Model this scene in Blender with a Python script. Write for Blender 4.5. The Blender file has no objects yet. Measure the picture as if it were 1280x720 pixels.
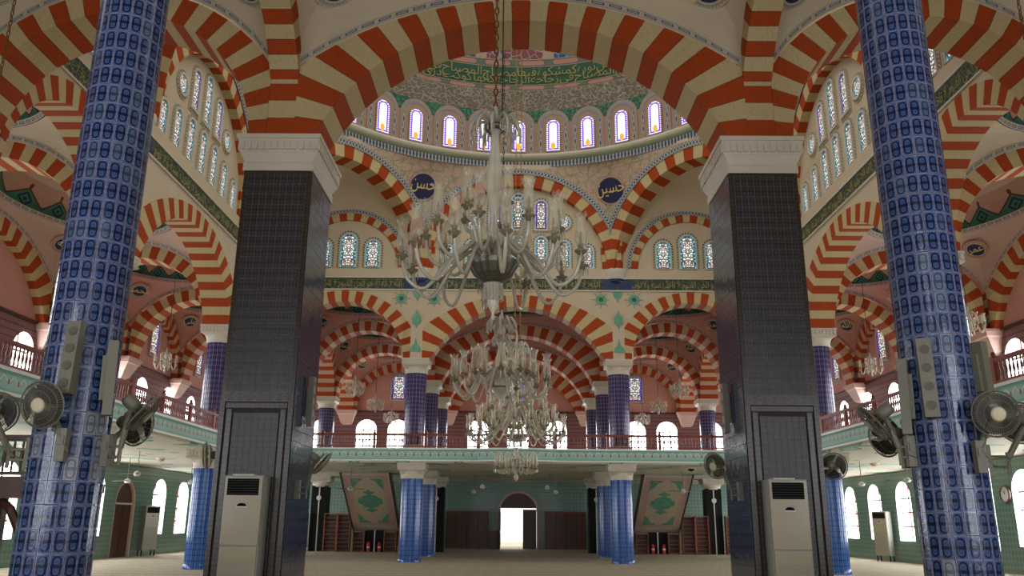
import bpy, math, random, unicodedata
from math import sin, cos, pi, sqrt, atan2, hypot, radians as R
from mathutils import Vector, Matrix
random.seed(7)
SC = bpy.context.scene
COL = SC.collection
# ------------------------------------------------------------------ camera, sky, exposure
cam = bpy.data.cameras.new('camera'); cam.sensor_width = 36; cam.lens = 36*1038.52/1280
cam.clip_start = .05; cam.clip_end = 400
camo = bpy.data.objects.new('camera', cam); COL.objects.link(camo); SC.camera = camo
PITCH, YAW, ROLL = .27388, -.00583, .00767
camo.location = (-.0473, 0, 1.6)
camo.matrix_world = Matrix.Translation((-.0473, 0, 1.6)) @ Matrix.Rotation(-YAW, 4, 'Z') @ Matrix.Rotation(pi/2+PITCH, 4, 'X') @ Matrix.Rotation(ROLL, 4, 'Z')
W = bpy.data.worlds.new('sky'); SC.world = W; W.use_nodes = True
bg = W.node_tree.nodes['Background']; bg.inputs[0].default_value = (1, .97, .88, 1); bg.inputs[1].default_value = 1.1
SC.view_settings.view_transform = 'Standard'; SC.view_settings.look = 'None'
SC.view_settings.gamma = 1; SC.view_settings.exposure = .30; SC.view_settings.use_curve_mapping = False
GLOW = 12.0      # daylight seen through clear panes
STAIN = 1.35     # daylight seen through stained panes
SC.cycles.max_bounces = 7; SC.cycles.diffuse_bounces = 4; SC.cycles.glossy_bounces = 3
SC.cycles.transparent_max_bounces = 24; SC.cycles.caustics_reflective = False; SC.cycles.caustics_refractive = False
SC.cycles.sample_clamp_indirect = 4

# ------------------------------------------------------------------ node helpers
class S:
    def __init__(s, nt, v): s.nt = nt; s.v = v
    def _m(s, op, *a):
        n = s.nt.nodes.new('ShaderNodeMath'); n.operation = op
        for i, x in enumerate((s,)+a):
            x = x.v if isinstance(x, S) else x
            if isinstance(x, (int, float)): n.inputs[i].default_value = x
            else: s.nt.links.new(x, n.inputs[i])
        return S(s.nt, n.outputs[0])
    def __add__(s, o): return s._m('ADD', o)
    def __radd__(s, o): return s._m('ADD', o)
    def __sub__(s, o): return s._m('SUBTRACT', o)
    def __rsub__(s, o): return S(s.nt, o)._m('SUBTRACT', s)
    def __mul__(s, o): return s._m('MULTIPLY', o)
    def __rmul__(s, o): return s._m('MULTIPLY', o)
    def __truediv__(s, o): return s._m('DIVIDE', o)
    def lt(s, o): return s._m('LESS_THAN', o)
    def gt(s, o): return s._m('GREATER_THAN', o)
    def abs(s): return s._m('ABSOLUTE')
    def fr(s): return s._m('FRACT')
    def fl(s): return s._m('FLOOR')
    def max(s, o): return s._m('MAXIMUM', o)
    def min(s, o): return s._m('MINIMUM', o)
    def pp(s, o=1.0): return s._m('PINGPONG', o)
    def sin(s): return s._m('SINE')
    def len(s, o): return (s*s+o*o)._m('SQRT')
    def at2(s, o): return s._m('ARCTAN2', o)
def mat(name):
    m = bpy.data.materials.new(name); m.use_nodes = True
    nt = m.node_tree; return m, nt, nt.nodes['Principled BSDF']
def uv(nt, su=1, sv=1):
    n = nt.nodes.new('ShaderNodeUVMap'); n.uv_map = 'uv'
    p = nt.nodes.new('ShaderNodeSeparateXYZ'); nt.links.new(n.outputs[0], p.inputs[0])
    return S(nt, p.outputs[0])*su, S(nt, p.outputs[1])*sv
def pos(nt):
    n = nt.nodes.new('ShaderNodeNewGeometry')
    p = nt.nodes.new('ShaderNodeSeparateXYZ'); nt.links.new(n.outputs['Position'], p.inputs[0])
    return n.outputs['Position'], [S(nt, p.outputs[i]) for i in range(3)]
def mix(nt, f, a, b):
    n = nt.nodes.new('ShaderNodeMix'); n.data_type = 'RGBA'
    f = f.v if isinstance(f, S) else f
    if isinstance(f, (int, float)): n.inputs[0].default_value = f
    else: nt.links.new(f, n.inputs[0])
    for x, i in ((a, 6), (b, 7)):
        if isinstance(x, tuple): n.inputs[i].default_value = (*x[:3], 1)
        else: nt.links.new(x, n.inputs[i])
    return n.outputs[2]
def noise(nt, scale, detail=3, vec=None, w=0):
    n = nt.nodes.new('ShaderNodeTexNoise'); n.inputs['Scale'].default_value = scale; n.inputs['Detail'].default_value = detail
    if vec is None: vec = pos(nt)[0]
    nt.links.new(vec, n.inputs['Vector'])
    return S(nt, n.outputs['Fac'])
def voro(nt, scale, feature='DISTANCE_TO_EDGE', vec=None, out='Distance'):
    n = nt.nodes.new('ShaderNodeTexVoronoi'); n.feature = feature; n.inputs['Scale'].default_value = scale
    nt.links.new(vec if vec is not None else pos(nt)[0], n.inputs['Vector'])
    return n.outputs[out]
def setc(nt, b, c):
    if isinstance(c, tuple): b.inputs['Base Color'].default_value = (*c[:3], 1)
    else: nt.links.new(c, b.inputs['Base Color'])
def bump(nt, b, h, st=.3, dist=.01):
    n = nt.nodes.new('ShaderNodeBump'); n.inputs['Strength'].default_value = st; n.inputs['Distance'].default_value = dist
    nt.links.new(h.v, n.inputs['Height']); nt.links.new(n.outputs[0], b.inputs['Normal'])
def combine(nt, x, y, z=0):
    n = nt.nodes.new('ShaderNodeCombineXYZ')
    for i, q in enumerate((x, y, z)):
        if isinstance(q, S): nt.links.new(q.v, n.inputs[i])
        else: n.inputs[i].default_value = q
    return n.outputs[0]
def plain(name, c, rough=.6, metal=0, var=.12, sc=3, spec=.5):
    m, nt, b = mat(name)
    d = tuple(x*(1-var*2) for x in c)
    f = noise(nt, sc, 4)
    setc(nt, b, mix(nt, f, d, tuple(min(1, x*(1+var)) for x in c)))
    b.inputs['Roughness'].default_value = rough; b.inputs['Metallic'].default_value = metal
    b.inputs['Specular IOR Level'].default_value = spec
    return m
MT = {}
def veined(name, c, d):
    m, nt, b = mat(name)
    P, (x, y, z) = pos(nt)
    f = noise(nt, 2.2, 5, combine(nt, x*6+z*3, y*6+z*3, z*1.2))
    vein = (f-.5).abs().lt(.012)*.55
    base = mix(nt, noise(nt, 1.1, 3), tuple(q*.86 for q in c), c)
    setc(nt, b, mix(nt, vein, base, d)); b.inputs['Roughness'].default_value = .7; b.inputs['Specular IOR Level'].default_value = .15
    return m
MT['red'] = veined('red_marbled_paint', (.42, .066, .013), (.2, .03, .008))
MT['cream'] = veined('cream_marbled_paint', (.60, .48, .26), (.36, .28, .14))
MT['palepink'] = plain('pale_pink_plaster', (.60, .42, .34), .75, var=.08, sc=1.2)
MT['golddull'] = plain('faded_gold_leaf', (.34, .29, .10), .6, var=.1)
MT['greenstone'] = plain('pale_green_moulding', (.30, .36, .22), .6, var=.1)
MT['creampink'] = veined('rose_cream_marbled_paint', (.58, .40, .27), (.36, .22, .14))  # pinker cream for the stripes of the gallery arches
MT['plaster'] = plain('cream_plaster', (.60, .50, .35), .75, var=.06, sc=1.5)
MT['pink'] = plain('pink_plaster', (.56, .28, .22), .75, var=.08, sc=1.2)
MT['mortar'] = plain('dark_joint', (.05, .03, .02), .9)
MT['stone'] = plain('white_stone', (.66, .60, .49), .55, var=.06, sc=4)
MT['pinkstone'] = plain('pink_stone', (.62, .40, .33), .6, var=.06)
MT['wood'] = plain('red_brown_wood', (.25, .052, .026), .4, var=.25, sc=5)
MT['wooddark'] = plain('dark_brown_wood', (.085, .030, .018), .35, var=.25, sc=4)
MT['shelfwood'] = plain('shelf_wood', (.36, .10, .035), .45, var=.2, sc=4)
MT['blackpanel'] = plain('black_glazed_panel', (.008, .009, .009), .5, spec=.15)
MT['grayplastic'] = plain('olive_grey_plastic', (.17, .16, .115), .45, var=.08)
MT['drivergrey'] = plain('speaker_grille_grey', (.11, .105, .075), .6, var=.08)
MT['fandark'] = plain('grey_fan_blade', (.030, .028, .020), .5, var=.08)
MT['fancream'] = plain('ivory_hub', (.60, .56, .38), .4, var=.03)
MT['acbody'] = plain('ivory_enamel', (.40, .35, .22), .2, var=.04, sc=1)
MT['acgrey'] = plain('ac_side_grey', (.27, .28, .24), .35, var=.04, sc=1)
MT['black'] = plain('black_plastic', (.008, .008, .008), .8, spec=.1)
MT['white'] = plain('white_enamel', (.75, .75, .72), .35, var=.03)
MT['redpaint'] = plain('red_extinguisher_paint', (.55, .02, .015), .3)
MT['gold'] = plain('gold_leaf', (.78, .62, .22), .45, var=.1)
MT['navy'] = plain('navy_paint', (.012, .016, .075), .45, var=.1)
MT['bandblue'] = plain('dark_blue_tile', (.008, .028, .11), .25, var=.15)
MT['rust'] = plain('rusty_iron', (.26, .10, .03), .8, metal=.3, var=.4, sc=20)
MT['brass'] = plain('gilt_chain', (.42, .30, .09), .5, metal=.6, var=.2, sc=20)
MT['cable'] = plain('dark_cable', (.03, .025, .02), .6)
MT['bowl'] = plain('tarnished_silver', (.20, .19, .15), .35, metal=.7, var=.2, sc=9)
MT['candle'] = plain('amber_candle', (.36, .17, .07), .5)
MT['greenpaint'] = plain('green_paint', (.16, .42, .28), .6, var=.25, sc=6)
MT['greendark'] = plain('deep_green_paint', (.02, .13, .07), .6, var=.25, sc=6)
MT['reveal'] = plain('white_reveal', (.72, .70, .66), .6, var=.03)

def tile_mask(u, v, w, h):
    x = (u-.5)*w; y = (v-.5)*h
    d1 = x.abs().len((y.abs()-h*.23).max(0))-w*.29
    d2 = (x.abs()-w*.38).max(0).len(y)-h*.05
    inside = d1.lt(0)
    line = d1.abs().lt(w*.07).max(d2.abs().lt(w*.04)).max(d2.lt(-h*.015)*.9)
    core = ((x.abs().len((y.abs()-h*.17).max(0))-w*.10).abs()).lt(w*.045)
    edge = (u-.5).abs().gt(.44).max((v-.5).abs().gt(.468))
    return line, inside, core, edge
def tilemat(name, su, sv, base, dark, light, border, rough=.14, w=.142, h=.215, var=.35):
    m, nt, b = mat(name)
    u, v = uv(nt, su, sv); fu, fv = u.fr(), v.fr()
    line, inside, core, edge = tile_mask(fu, fv, w, h)
    n = noise(nt, 9, 3)
    c0 = mix(nt, n, tuple(q*(1-var) for q in base), tuple(q*(1+var) for q in base))
    c1 = mix(nt, inside*.6, c0, light)
    c2 = mix(nt, line, c1, dark)
    c3 = mix(nt, core*.5, c2, dark)
    dots = (noise(nt, 60, 1)).gt(.5)*.5+.5
    c4 = mix(nt, edge*dots, c3, border)
    setc(nt, b, c4); b.inputs['Roughness'].default_value = rough
    bump(nt, b, noise(nt, 14, 2), .12, .01)
    return m
MT['tileblue'] = tilemat('blue_patterned_glaze', 1, 1, (.050, .090, .23), (.005, .010, .045), (.062, .125, .29), (.27, .28, .42), w=.119)
MT['tileblue2'] = tilemat('blue_worn_glaze', 1, 1, (.07, .13, .24), (.014, .028, .08), (.10, .18, .31), (.28, .29, .40), rough=.3, w=.119)
MT['tilepale'] = tilemat('pale_scuffed_glaze', 1, 1, (.24, .26, .30), (.10, .12, .17), (.34, .36, .38), (.32, .32, .38), rough=.35, w=.119)  # pale tiles: bright reflections put into the glaze colour
MT['tiledark'] = tilemat('dark_patterned_glaze', 1, 1, (.044, .046, .056), (.007, .007, .010), (.072, .072, .080), (.13, .10, .08), rough=.34, w=.113, h=.19)
MT['tilelow'] = tilemat('royal_blue_glaze', 18, 1/.18, (.035, .13, .46), (.010, .035, .19), (.05, .19, .58), (.10, .20, .46), rough=.16, w=.15, h=.18)
MT['tilehigh'] = tilemat('purple_blue_glaze', 18, 1/.18, (.065, .055, .17), (.012, .010, .05), (.10, .09, .26), (.30, .25, .34), rough=.18, w=.15, h=.18)
MT['tileside'] = tilemat('blue_grey_glaze', 1, 1, (.050, .068, .13), (.012, .016, .04), (.075, .10, .17), (.10, .10, .13), rough=.10)
MT['grout'] = plain('grey_grout', (.13, .12, .16), .8)
MT['groutdark'] = plain('dark_grout', (.045, .035, .03), .8)

def framemat():
    m, nt, b = mat('scrolled_border_tile')
    u, v = uv(nt, 1, 1)
    x = u.fr()-.5; y = v-.5
    ring = (x.len(y*.9)-.26).abs().lt(.07)
    edge = y.abs().gt(.40)
    c = mix(nt, ring, (.022, .018, .015), (.095, .060, .042)); c = mix(nt, edge, c, (.065, .068, .045))
    setc(nt, b, c); b.inputs['Roughness'].default_value = .25
    return m
MT['frametile'] = framemat()
def greenwall():
    m, nt, b = mat('green_patterned_wall_tile')
    u, v = uv(nt, 1/.2, 1/.2); x, y = u.fr()-.5, v.fr()-.5
    d = x.abs()+y.abs()
    l = (d-.42).abs().lt(.05).max((d-.18).abs().lt(.05)); g = x.abs().gt(.47).max(y.abs().gt(.47))
    c = mix(nt, noise(nt, 5, 2), (.13, .23, .19), (.19, .30, .25)); c = mix(nt, l*.7, c, (.07, .14, .12)); c = mix(nt, g*.6, c, (.30, .35, .28))
    setc(nt, b, c); b.inputs['Roughness'].default_value = .25
    return m
MT['greenwall'] = greenwall()
def brownwall():
    m, nt, b = mat('rose_brown_wall_tile')
    u, v = uv(nt, 1/.24, 1/.24); x, y = u.fr()-.5, v.fr()-.5
    l = y.abs().gt(.36); d = (x.len(y)-.2).abs().lt(.07)
    c = mix(nt, noise(nt, 6, 2), (.20, .085, .085), (.28, .13, .12)); c = mix(nt, l, c, (.10, .045, .05)); c = mix(nt, d*.6, c, (.12, .07, .08))
    setc(nt, b, c); b.inputs['Roughness'].default_value = .35
    return m
MT['brownwall'] = brownwall()
def chain_mat(name, a, c, d):
    m, nt, b = mat(name)
    u, v = uv(nt); fu = u.fr()
    link = (fu-.5).abs().lt(.36)*((v-.5).abs().lt(.22)); hollow = (fu-.5).abs().lt(.27)*((v-.5).abs().lt(.08))
    edge = (v-.5).abs().gt(.42)
    cc = mix(nt, link, a, c); cc = mix(nt, hollow, cc, a); cc = mix(nt, edge, cc, d)
    setc(nt, b, cc); b.inputs['Roughness'].default_value = .6
    return m
MT['chain'] = chain_mat('painted_link_border', (.50, .44, .34), (.055, .10, .15), (.20, .22, .22))
MT['chainpink'] = chain_mat('painted_small_border', (.46, .28, .23), (.10, .08, .13), (.16, .13, .15))
def braid():
    m, nt, b = mat('painted_braid_border')
    u, v = uv(nt); fu = u.fr()
    a = ((v-.5)*.8-((fu-.5).abs()*1.6-.4)).abs().lt(.13).max(((v-.5)*.8+((fu-.5).abs()*1.6-.4)).abs().lt(.13))
    edge = (v-.5).abs().gt(.43)
    c = mix(nt, a, (.035, .06, .13), (.42, .42, .38)); c = mix(nt, edge, c, (.38, .36, .30))
    setc(nt, b, c); b.inputs['Roughness'].default_value = .6
    return m
MT['braid'] = braid()
def beads():
    m, nt, b = mat('painted_bead_edge')
    u, v = uv(nt); fu = u.fr()
    d = (fu-.5).len((v-.5)*.9).lt(.33)
    setc(nt, b, mix(nt, d, (.52, .46, .34), (.10, .13, .09)))
    b.inputs['Roughness'].default_value = .6
    return m
MT['beads'] = beads()
def vine(name, base, leaf, sc, th=.03, dens=1):
    m, nt, b = mat(name)
    e = S(nt, voro(nt, sc)); n = noise(nt, sc*1.3, 2)
    l = e.lt(th)*n.gt(.45)*dens; f2 = (noise(nt, sc*2.2, 1)-.5).abs().lt(.02)*dens
    c = mix(nt, noise(nt, 1.3), tuple(q*.85 for q in base), base)
    c = mix(nt, l.max(f2), c, leaf)
    setc(nt, b, c); b.inputs['Roughness'].default_value = .7
    return m
MT['pendent'] = vine('pendentive_vine_painting', (.54, .38, .28), (.22, .26, .14), 2.6, .06, .75)
MT['granite'] = vine('green_letter_band', (.020, .040, .022), (.15, .16, .08), 5, .05)
MT['fabric_gold'] = vine('dome_arabesque_band', (.16, .11, .075), (.30, .30, .24), 4.5, .07)
MT['spandrel'] = vine('dome_green_arabesque', (.015, .10, .06), (.10, .26, .15), 4, .05)
MT['domegreen'] = plain('dome_green_band', (.008, .085, .035), .6, var=.15)
MT['drum'] = plain('rose_beige_drum', (.40, .27, .20), .7, var=.08)
def cartouche():
    m, nt, b = mat('dome_cartouche_band')
    u, v = uv(nt); fu = u.fr()
    x = (fu-.5).abs(); y = (v-.5)*.35
    car = (x-.27).max(0).len(y).lt(.10); knot = (x-.5).abs().len(y).lt(.07)
    e = (v-.5).abs().gt(.44)
    c = mix(nt, car, (.12, .10, .07), (.42, .20, .16)); c = mix(nt, knot, c, (.05, .16, .10)); c = mix(nt, e, c, (.42, .33, .24))
    setc(nt, b, c)
    return m
MT['cartouche'] = cartouche()
def upperdome():
    m, nt, b = mat('dome_medallion_ring')
    u, v = uv(nt); k = u.fl()._m('MODULO', 2.0); fu = u.fr()
    inn = (fu-.5).len((v-.1)*.8).lt(.42)
    e = S(nt, voro(nt, 3.0)).lt(.05)
    c = mix(nt, k, (.22, .03, .03), (.02, .06, .22)); c = mix(nt, e*.6, c, (.25, .45, .5)); c = mix(nt, inn, (.42, .28, .22), c)
    setc(nt, b, c)
    return m
MT['domemedal'] = upperdome()
def ornament():
    m, nt, b = mat('vault_crown_ornament')
    u, v = uv(nt); fu = u.fr(); x = (fu-.5).abs(); y = v
    z = (1-x*2)
    green = (y-(.25+z*.45)).lt(0); outline = (y-(.25+z*.45)).abs().lt(.035)
    d = x*1.1+(y-.36).abs()
    mot = (d-.20).abs().lt(.045).max(d.lt(.07)); low = y.lt(.06)
    tip = (x*1.3).len((y-.78)*.8).lt(.07)
    c = mix(nt, green, (.50, .30, .22), (.035, .20, .13)); c = mix(nt, outline, c, (.10, .035, .02))
    c = mix(nt, mot, c, (.012, .02, .05)); c = mix(nt, low, c, (.20, .06, .025)); c = mix(nt, tip, c, (.13, .03, .02))
    setc(nt, b, c); b.inputs['Roughness'].default_value = .7
    return m
MT['ornament'] = ornament()
def roundel_mat(base=(.55, .44, .34)):
    m, nt, b = mat('roundel_paint')
    u, v = uv(nt); x, y = u-.5, v-.5
    r = x.len(y)*2; a = y.at2(x)
    ray = (a*(36/(2*pi))).fr(); pet = (ray-.5).abs()*2
    navy = r.lt(.66); ring = r.lt(.72)
    spikes = r.lt(.99)*(r+pet*.14).lt(.96)*((r-.78-pet*.04).abs().lt(.035)).max((r-.88).abs().lt(.03)*pet.lt(.5))
    P, _ = pos(nt)
    c = mix(nt, spikes*.75, base, (.13, .20, .13)); c = mix(nt, ring, c, (.50, .47, .38)); c = mix(nt, navy, c, (.012, .016, .075))
    # outside of the painted rays the plaster is left bare
    setc(nt, b, c); b.inputs['Roughness'].default_value = .6
    return m
MT['roundel'] = roundel_mat(); MT['roundelpink'] = roundel_mat((.54, .29, .23))
def roundel_big():
    m, nt, b = mat('navy_roundel_paint')
    u, v = uv(nt); q = (u-.5).len(v-.5)*2
    setc(nt, b, mix(nt, q.gt(.90), (.012, .016, .075), (.50, .30, .26))); b.inputs['Roughness'].default_value = .6
    return m
MT['roundelbig'] = roundel_big()
def carpet():
    m, nt, b = mat('striped_prayer_carpet')
    P, (x, y, z) = pos(nt)
    fy = (y/1.2).fr(); fx = (x/.6).fr()
    band = (fy-.5).abs().gt(.41); line = ((fy-.5).abs()-.36).abs().lt(.018)
    arch = ((fx-.5).abs()*1.4+(fy-.5).abs()-.42).abs().lt(.05)
    c = mix(nt, noise(nt, 3, 4), (.44, .38, .27), (.56, .48, .35)); c = mix(nt, arch*.45, c, (.28, .25, .17)); c = mix(nt, band*.6, c, (.30, .245, .165)); c = mix(nt, line*.8, c, (.20, .15, .10))
    setc(nt, b, c); b.inputs['Roughness'].default_value = .8
    return m
MT['carpet'] = carpet()
def fascia():
    m, nt, b = mat('green_flower_fascia')
    u, v = uv(nt, 1/.34, 1); fu = u.fr()
    tri = (v-.5)+(.5-(fu-.5).abs()*2)*.35
    fl = (fu-.5).len((v-.5)*.8).lt(.11); e = (v-.5).abs().gt(.36); z = (tri-.12).abs().lt(.05)
    c = mix(nt, z, (.30, .50, .42), (.62, .66, .55)); c = mix(nt, fl, c, (.30, .10, .06)); c = mix(nt, e, c, (.17, .42, .33))
    setc(nt, b, c); b.inputs['Roughness'].default_value = .5
    return m
MT['fascia'] = fascia()
def soffit():
    m, nt, b = mat('gallery_soffit_paint')
    P, (x, y, z) = pos(nt)
    n = noise(nt, .55, 2); g = (n-.60).gt(0)*.7; l = (n-.60).abs().lt(.012)
    c = mix(nt, noise(nt, 2), (.60, .56, .42), (.68, .64, .48)); c = mix(nt, g, c, (.20, .48, .34)); c = mix(nt, l, c, (.12, .3, .2))
    setc(nt, b, c); b.inputs['Roughness'].default_value = .7
    return m
MT['soffit'] = soffit()
def emis(name, build):
    m = bpy.data.materials.new(name); m.use_nodes = True; nt = m.node_tree
    for n in list(nt.nodes):
        if n.type == 'BSDF_PRINCIPLED': nt.nodes.remove(n)
    out = nt.nodes['Material Output']; e = nt.nodes.new('ShaderNodeEmission')
    c, st = build(nt)
    if isinstance(c, tuple): e.inputs[0].default_value = (*c, 1)
    else: nt.links.new(c, e.inputs[0])
    if isinstance(st, S): nt.links.new(st.v, e.inputs[1])
    else: e.inputs[1].default_value = st
    nt.links.new(e.outputs[0], out.inputs[0]); return m
MT['clear'] = emis('daylit_clear_pane', lambda nt: ((.93, .95, 1.0), GLOW))
MT['shaded'] = emis('frosted_pane_of_the_shaded_side', lambda nt: ((.90, .94, 1.0), GLOW*.60))  # weaker glow for the made-up windows behind the viewer
def _dome(nt):
    u, v = uv(nt); x = (u-.5).abs(); q = (x*2).len((v-.81).max(0)*5.2)
    e1 = q.gt(.80).max(v.lt(.05)); e2 = q.gt(.58).max(v.lt(.1))
    o = (u-.5).len((v-.17)*1.5).lt(.17); dots = (v*16).fr().gt(.45)
    top = (u-.5).len((v-.75)*1.5).lt(.12)
    c = mix(nt, noise(nt, 12, 2).gt(.56)*.35, (.95, .95, 1.0), (.35, .30, .75))
    c = mix(nt, e2, c, (.16, .06, .55)); c = mix(nt, e1*dots, c, (.85, .85, .8)); c = mix(nt, o, c, (.85, .30, .04)); c = mix(nt, top*.5, c, (.75, .7, .55))
    return c, STAIN
MT['domepane'] = emis('violet_edged_stained_glass', _dome)
def _lun(edge):
    def f(nt):
        u, v = uv(nt); x = (u-.5).abs()
        vec = combine(nt, x*6, v*14)
        le = S(nt, voro(nt, 1.0, vec=vec)).lt(.15)
        col = voro(nt, 1.0, 'F1', vec, 'Color')
        c = mix(nt, .16, (.95, .93, .85), col)
        br = S(nt, voro(nt, .5, 'F1', vec)).gt(.62)
        c = mix(nt, br*.6, c, (.40, .24, .08))
        e = (x*2).len((v-.82).max(0)*5.4).gt(.72).max(v.lt(.05)); dd = (v*9).fr().gt(.5)
        c = mix(nt, e, c, edge); c = mix(nt, e*dd*.7, c, (.03, .12, .5))
        c = mix(nt, le*.9, c, (.02, .015, .01))
        return c, STAIN*.8
    return f
MT['lunpane'] = emis('teal_edged_lattice_glass', _lun((.10, .50, .52)))
MT['lunpane2'] = emis('violet_edged_lattice_glass', _lun((.20, .08, .60)))

def crystal(lo=.24, name='aged_crystal'):
    m = bpy.data.materials.new(name); m.use_nodes = True; nt = m.node_tree
    b = nt.nodes['Principled BSDF']; out = nt.nodes['Material Output']
    b.inputs['Base Color'].default_value = (.92, .88, .74, 1); b.inputs['Roughness'].default_value = .08
    b.inputs['Specular IOR Level'].default_value = .9
    t = nt.nodes.new('ShaderNodeBsdfTransparent'); t.inputs[0].default_value = (.93, .93, .88, 1)
    fr = nt.nodes.new('ShaderNodeLayerWeight'); fr.inputs[0].default_value = .42
    fc = S(nt, fr.outputs['Facing']); f = fc*fc*(1-lo)+lo
    mx = nt.nodes.new('ShaderNodeMixShader'); nt.links.new(f.v, mx.inputs[0])
    nt.links.new(t.outputs[0], mx.inputs[1]); nt.links.new(b.outputs[0], mx.inputs[2]); nt.links.new(mx.outputs[0], out.inputs[0])
    return m
MT['crystal'] = crystal(); MT['crystaldense'] = crystal(.5, 'dense_crystal')
def solidcrystal():
    m, nt, b = mat('milky_crystal'); b.inputs['Base Color'].default_value = (.70, .66, .52, 1); b.inputs['Roughness'].default_value = .1
    b.inputs['Specular IOR Level'].default_value = .9; b.inputs['Transmission Weight'].default_value = .25
    return m
MT['milky'] = solidcrystal()
MT['panglass'] = plain('smoky_cut_glass', (.26, .22, .13), .2, var=.3, sc=30, spec=.9)

# ------------------------------------------------------------------ mesh helpers
class MB:
    def __init__(s): s.v = []; s.f = []; s.m = []; s.uv = []
    def face(s, pts, m=0, uvs=None):
        i = len(s.v); s.v += [tuple(p) for p in pts]; s.f.append(tuple(range(i, i+len(pts)))); s.m.append(m)
        s.uv.append(uvs or [(0, 0)]*len(pts))
    def box(s, x0, x1, y0, y1, z0, z1, m=0, mtx=None, us=None):
        c = [Vector(p) for p in ((x0,y0,z0),(x1,y0,z0),(x1,y1,z0),(x0,y1,z0),(x0,y0,z1),(x1,y0,z1),(x1,y1,z1),(x0,y1,z1))]
        if mtx is not None: c = [mtx @ p for p in c]
        i = len(s.v); s.v += [tuple(p) for p in c]
        dx, dy, dz = x1-x0, y1-y0, z1-z0
        for q, (a, b_) in (((0,3,2,1),(dy,dx)),((4,5,6,7),(dx,dy)),((0,1,5,4),(dx,dz)),((1,2,6,5),(dy,dz)),((2,3,7,6),(dx,dz)),((3,0,4,7),(dy,dz))):
            s.f.append(tuple(i+k for k in q)); s.m.append(m)
            if us == 'world':
                o0 = {(0,1,5,4): (x0,z0), (1,2,6,5): (y0,z0), (2,3,7,6): (x0,z0), (3,0,4,7): (y0,z0)}.get(q, (x0,y0))
                s.uv.append([(o0[0], o0[1]), (o0[0]+a, o0[1]), (o0[0]+a, o0[1]+b_), (o0[0], o0[1]+b_)])
            else: s.uv.append([(0,0),(1,0),(1,1),(0,1)])
    def prism(s, poly, fn, d0, d1, m=0):
        n = len(poly); a = [fn(p[0], p[1], d0) for p in poly]; b = [fn(p[0], p[1], d1) for p in poly]
        i = len(s.v); s.v += [tuple(p) for p in a+b]
        s.f.append(tuple(i+k for k in range(n))[::-1]); s.f.append(tuple(i+n+k for k in range(n)))
        s.m += [m, m]; s.uv += [[(p[0], p[1]) for p in poly][::-1], [(p[0], p[1]) for p in poly]]
        for k in range(n):
            l = (k+1) % n; s.f.append((i+k, i+l, i+n+l, i+n+k)); s.m.append(m); s.uv.append([(0,0),(1,0),(1,1),(0,1)])
    def grid(s, fn, nu, nv, m=0, uvf=None, closeu=False):
        i = len(s.v)
        for a in range(nu+1):
            for b in range(nv+1): s.v.append(tuple(fn(a/nu, b/nv)))
        for a in range(nu):
            for b in range(nv):
                q = (i+a*(nv+1)+b, i+(a+1)*(nv+1)+b, i+(a+1)*(nv+1)+b+1, i+a*(nv+1)+b+1)
                s.f.append(q); s.m.append(m)
                pq = ((a/nu, b/nv), ((a+1)/nu, b/nv), ((a+1)/nu, (b+1)/nv), (a/nu, (b+1)/nv))
                s.uv.append([uvf(*w) if uvf else w for w in pq])
    def lathe(s, prof, n=16, c=(0,0,0), m=0, mtx=None, a0=0, a1=2*pi, usc=None):
        i = len(s.v); full = abs(a1-a0-2*pi) < 1e-6; cols = n if full else n+1
        for k in range(cols):
            t = a0+(a1-a0)*k/n
            for (r, z) in prof:
                p = Vector((c[0]+r*cos(t), c[1]+r*sin(t), c[2]+z)); s.v.append(tuple(mtx @ p if mtx is not None else p))
        P = len(prof)
        for k in range(n):
            l = (k+1) % cols
            for j in range(P-1):
                s.f.append((i+k*P+j, i+l*P+j, i+l*P+j+1, i+k*P+j+1)); s.m.append(m)
                u0, u1 = k/n, (k+1)/n
                if usc: s.uv.append([(u0*usc, prof[j][1]), (u1*usc, prof[j][1]), (u1*usc, prof[j+1][1]), (u0*usc, prof[j+1][1])])
                else: s.uv.append([(u0, j/(P-1)), (u1, j/(P-1)), (u1, (j+1)/(P-1)), (u0, (j+1)/(P-1))])
    def tube(s, path, r, n=6, m=0, cap=True):
        path = [Vector(p) for p in path]; i = len(s.v); prev = None
        for k, p in enumerate(path):
            d = (path[min(k+1, len(path)-1)]-path[max(k-1, 0)]).normalized()
            if prev is None: up = Vector((0,0,1)) if abs(d.z) < .9 else Vector((1,0,0)); a = d.cross(up).normalized()
            else:
                a = prev-d*prev.dot(d); a = a.normalized() if a.length > 1e-6 else d.orthogonal().normalized()
            prev = a; b = d.cross(a); rr = r[k] if isinstance(r, (list, tuple)) else r
            for j in range(n):
                t = 2*pi*j/n; s.v.append(tuple(p+a*cos(t)*rr+b*sin(t)*rr))
        for k in range(len(path)-1):
            for j in range(n):
                l = (j+1) % n; s.f.append((i+k*n+j, i+k*n+l, i+(k+1)*n+l, i+(k+1)*n+j)); s.m.append(m); s.uv.append([(0,0)]*4)
        if cap:
            s.f.append(tuple(i+j for j in range(n))[::-1]); s.m.append(m); s.uv.append([(0,0)]*n)
            e = i+(len(path)-1)*n; s.f.append(tuple(e+j for j in range(n))); s.m.append(m); s.uv.append([(0,0)]*n)
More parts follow.
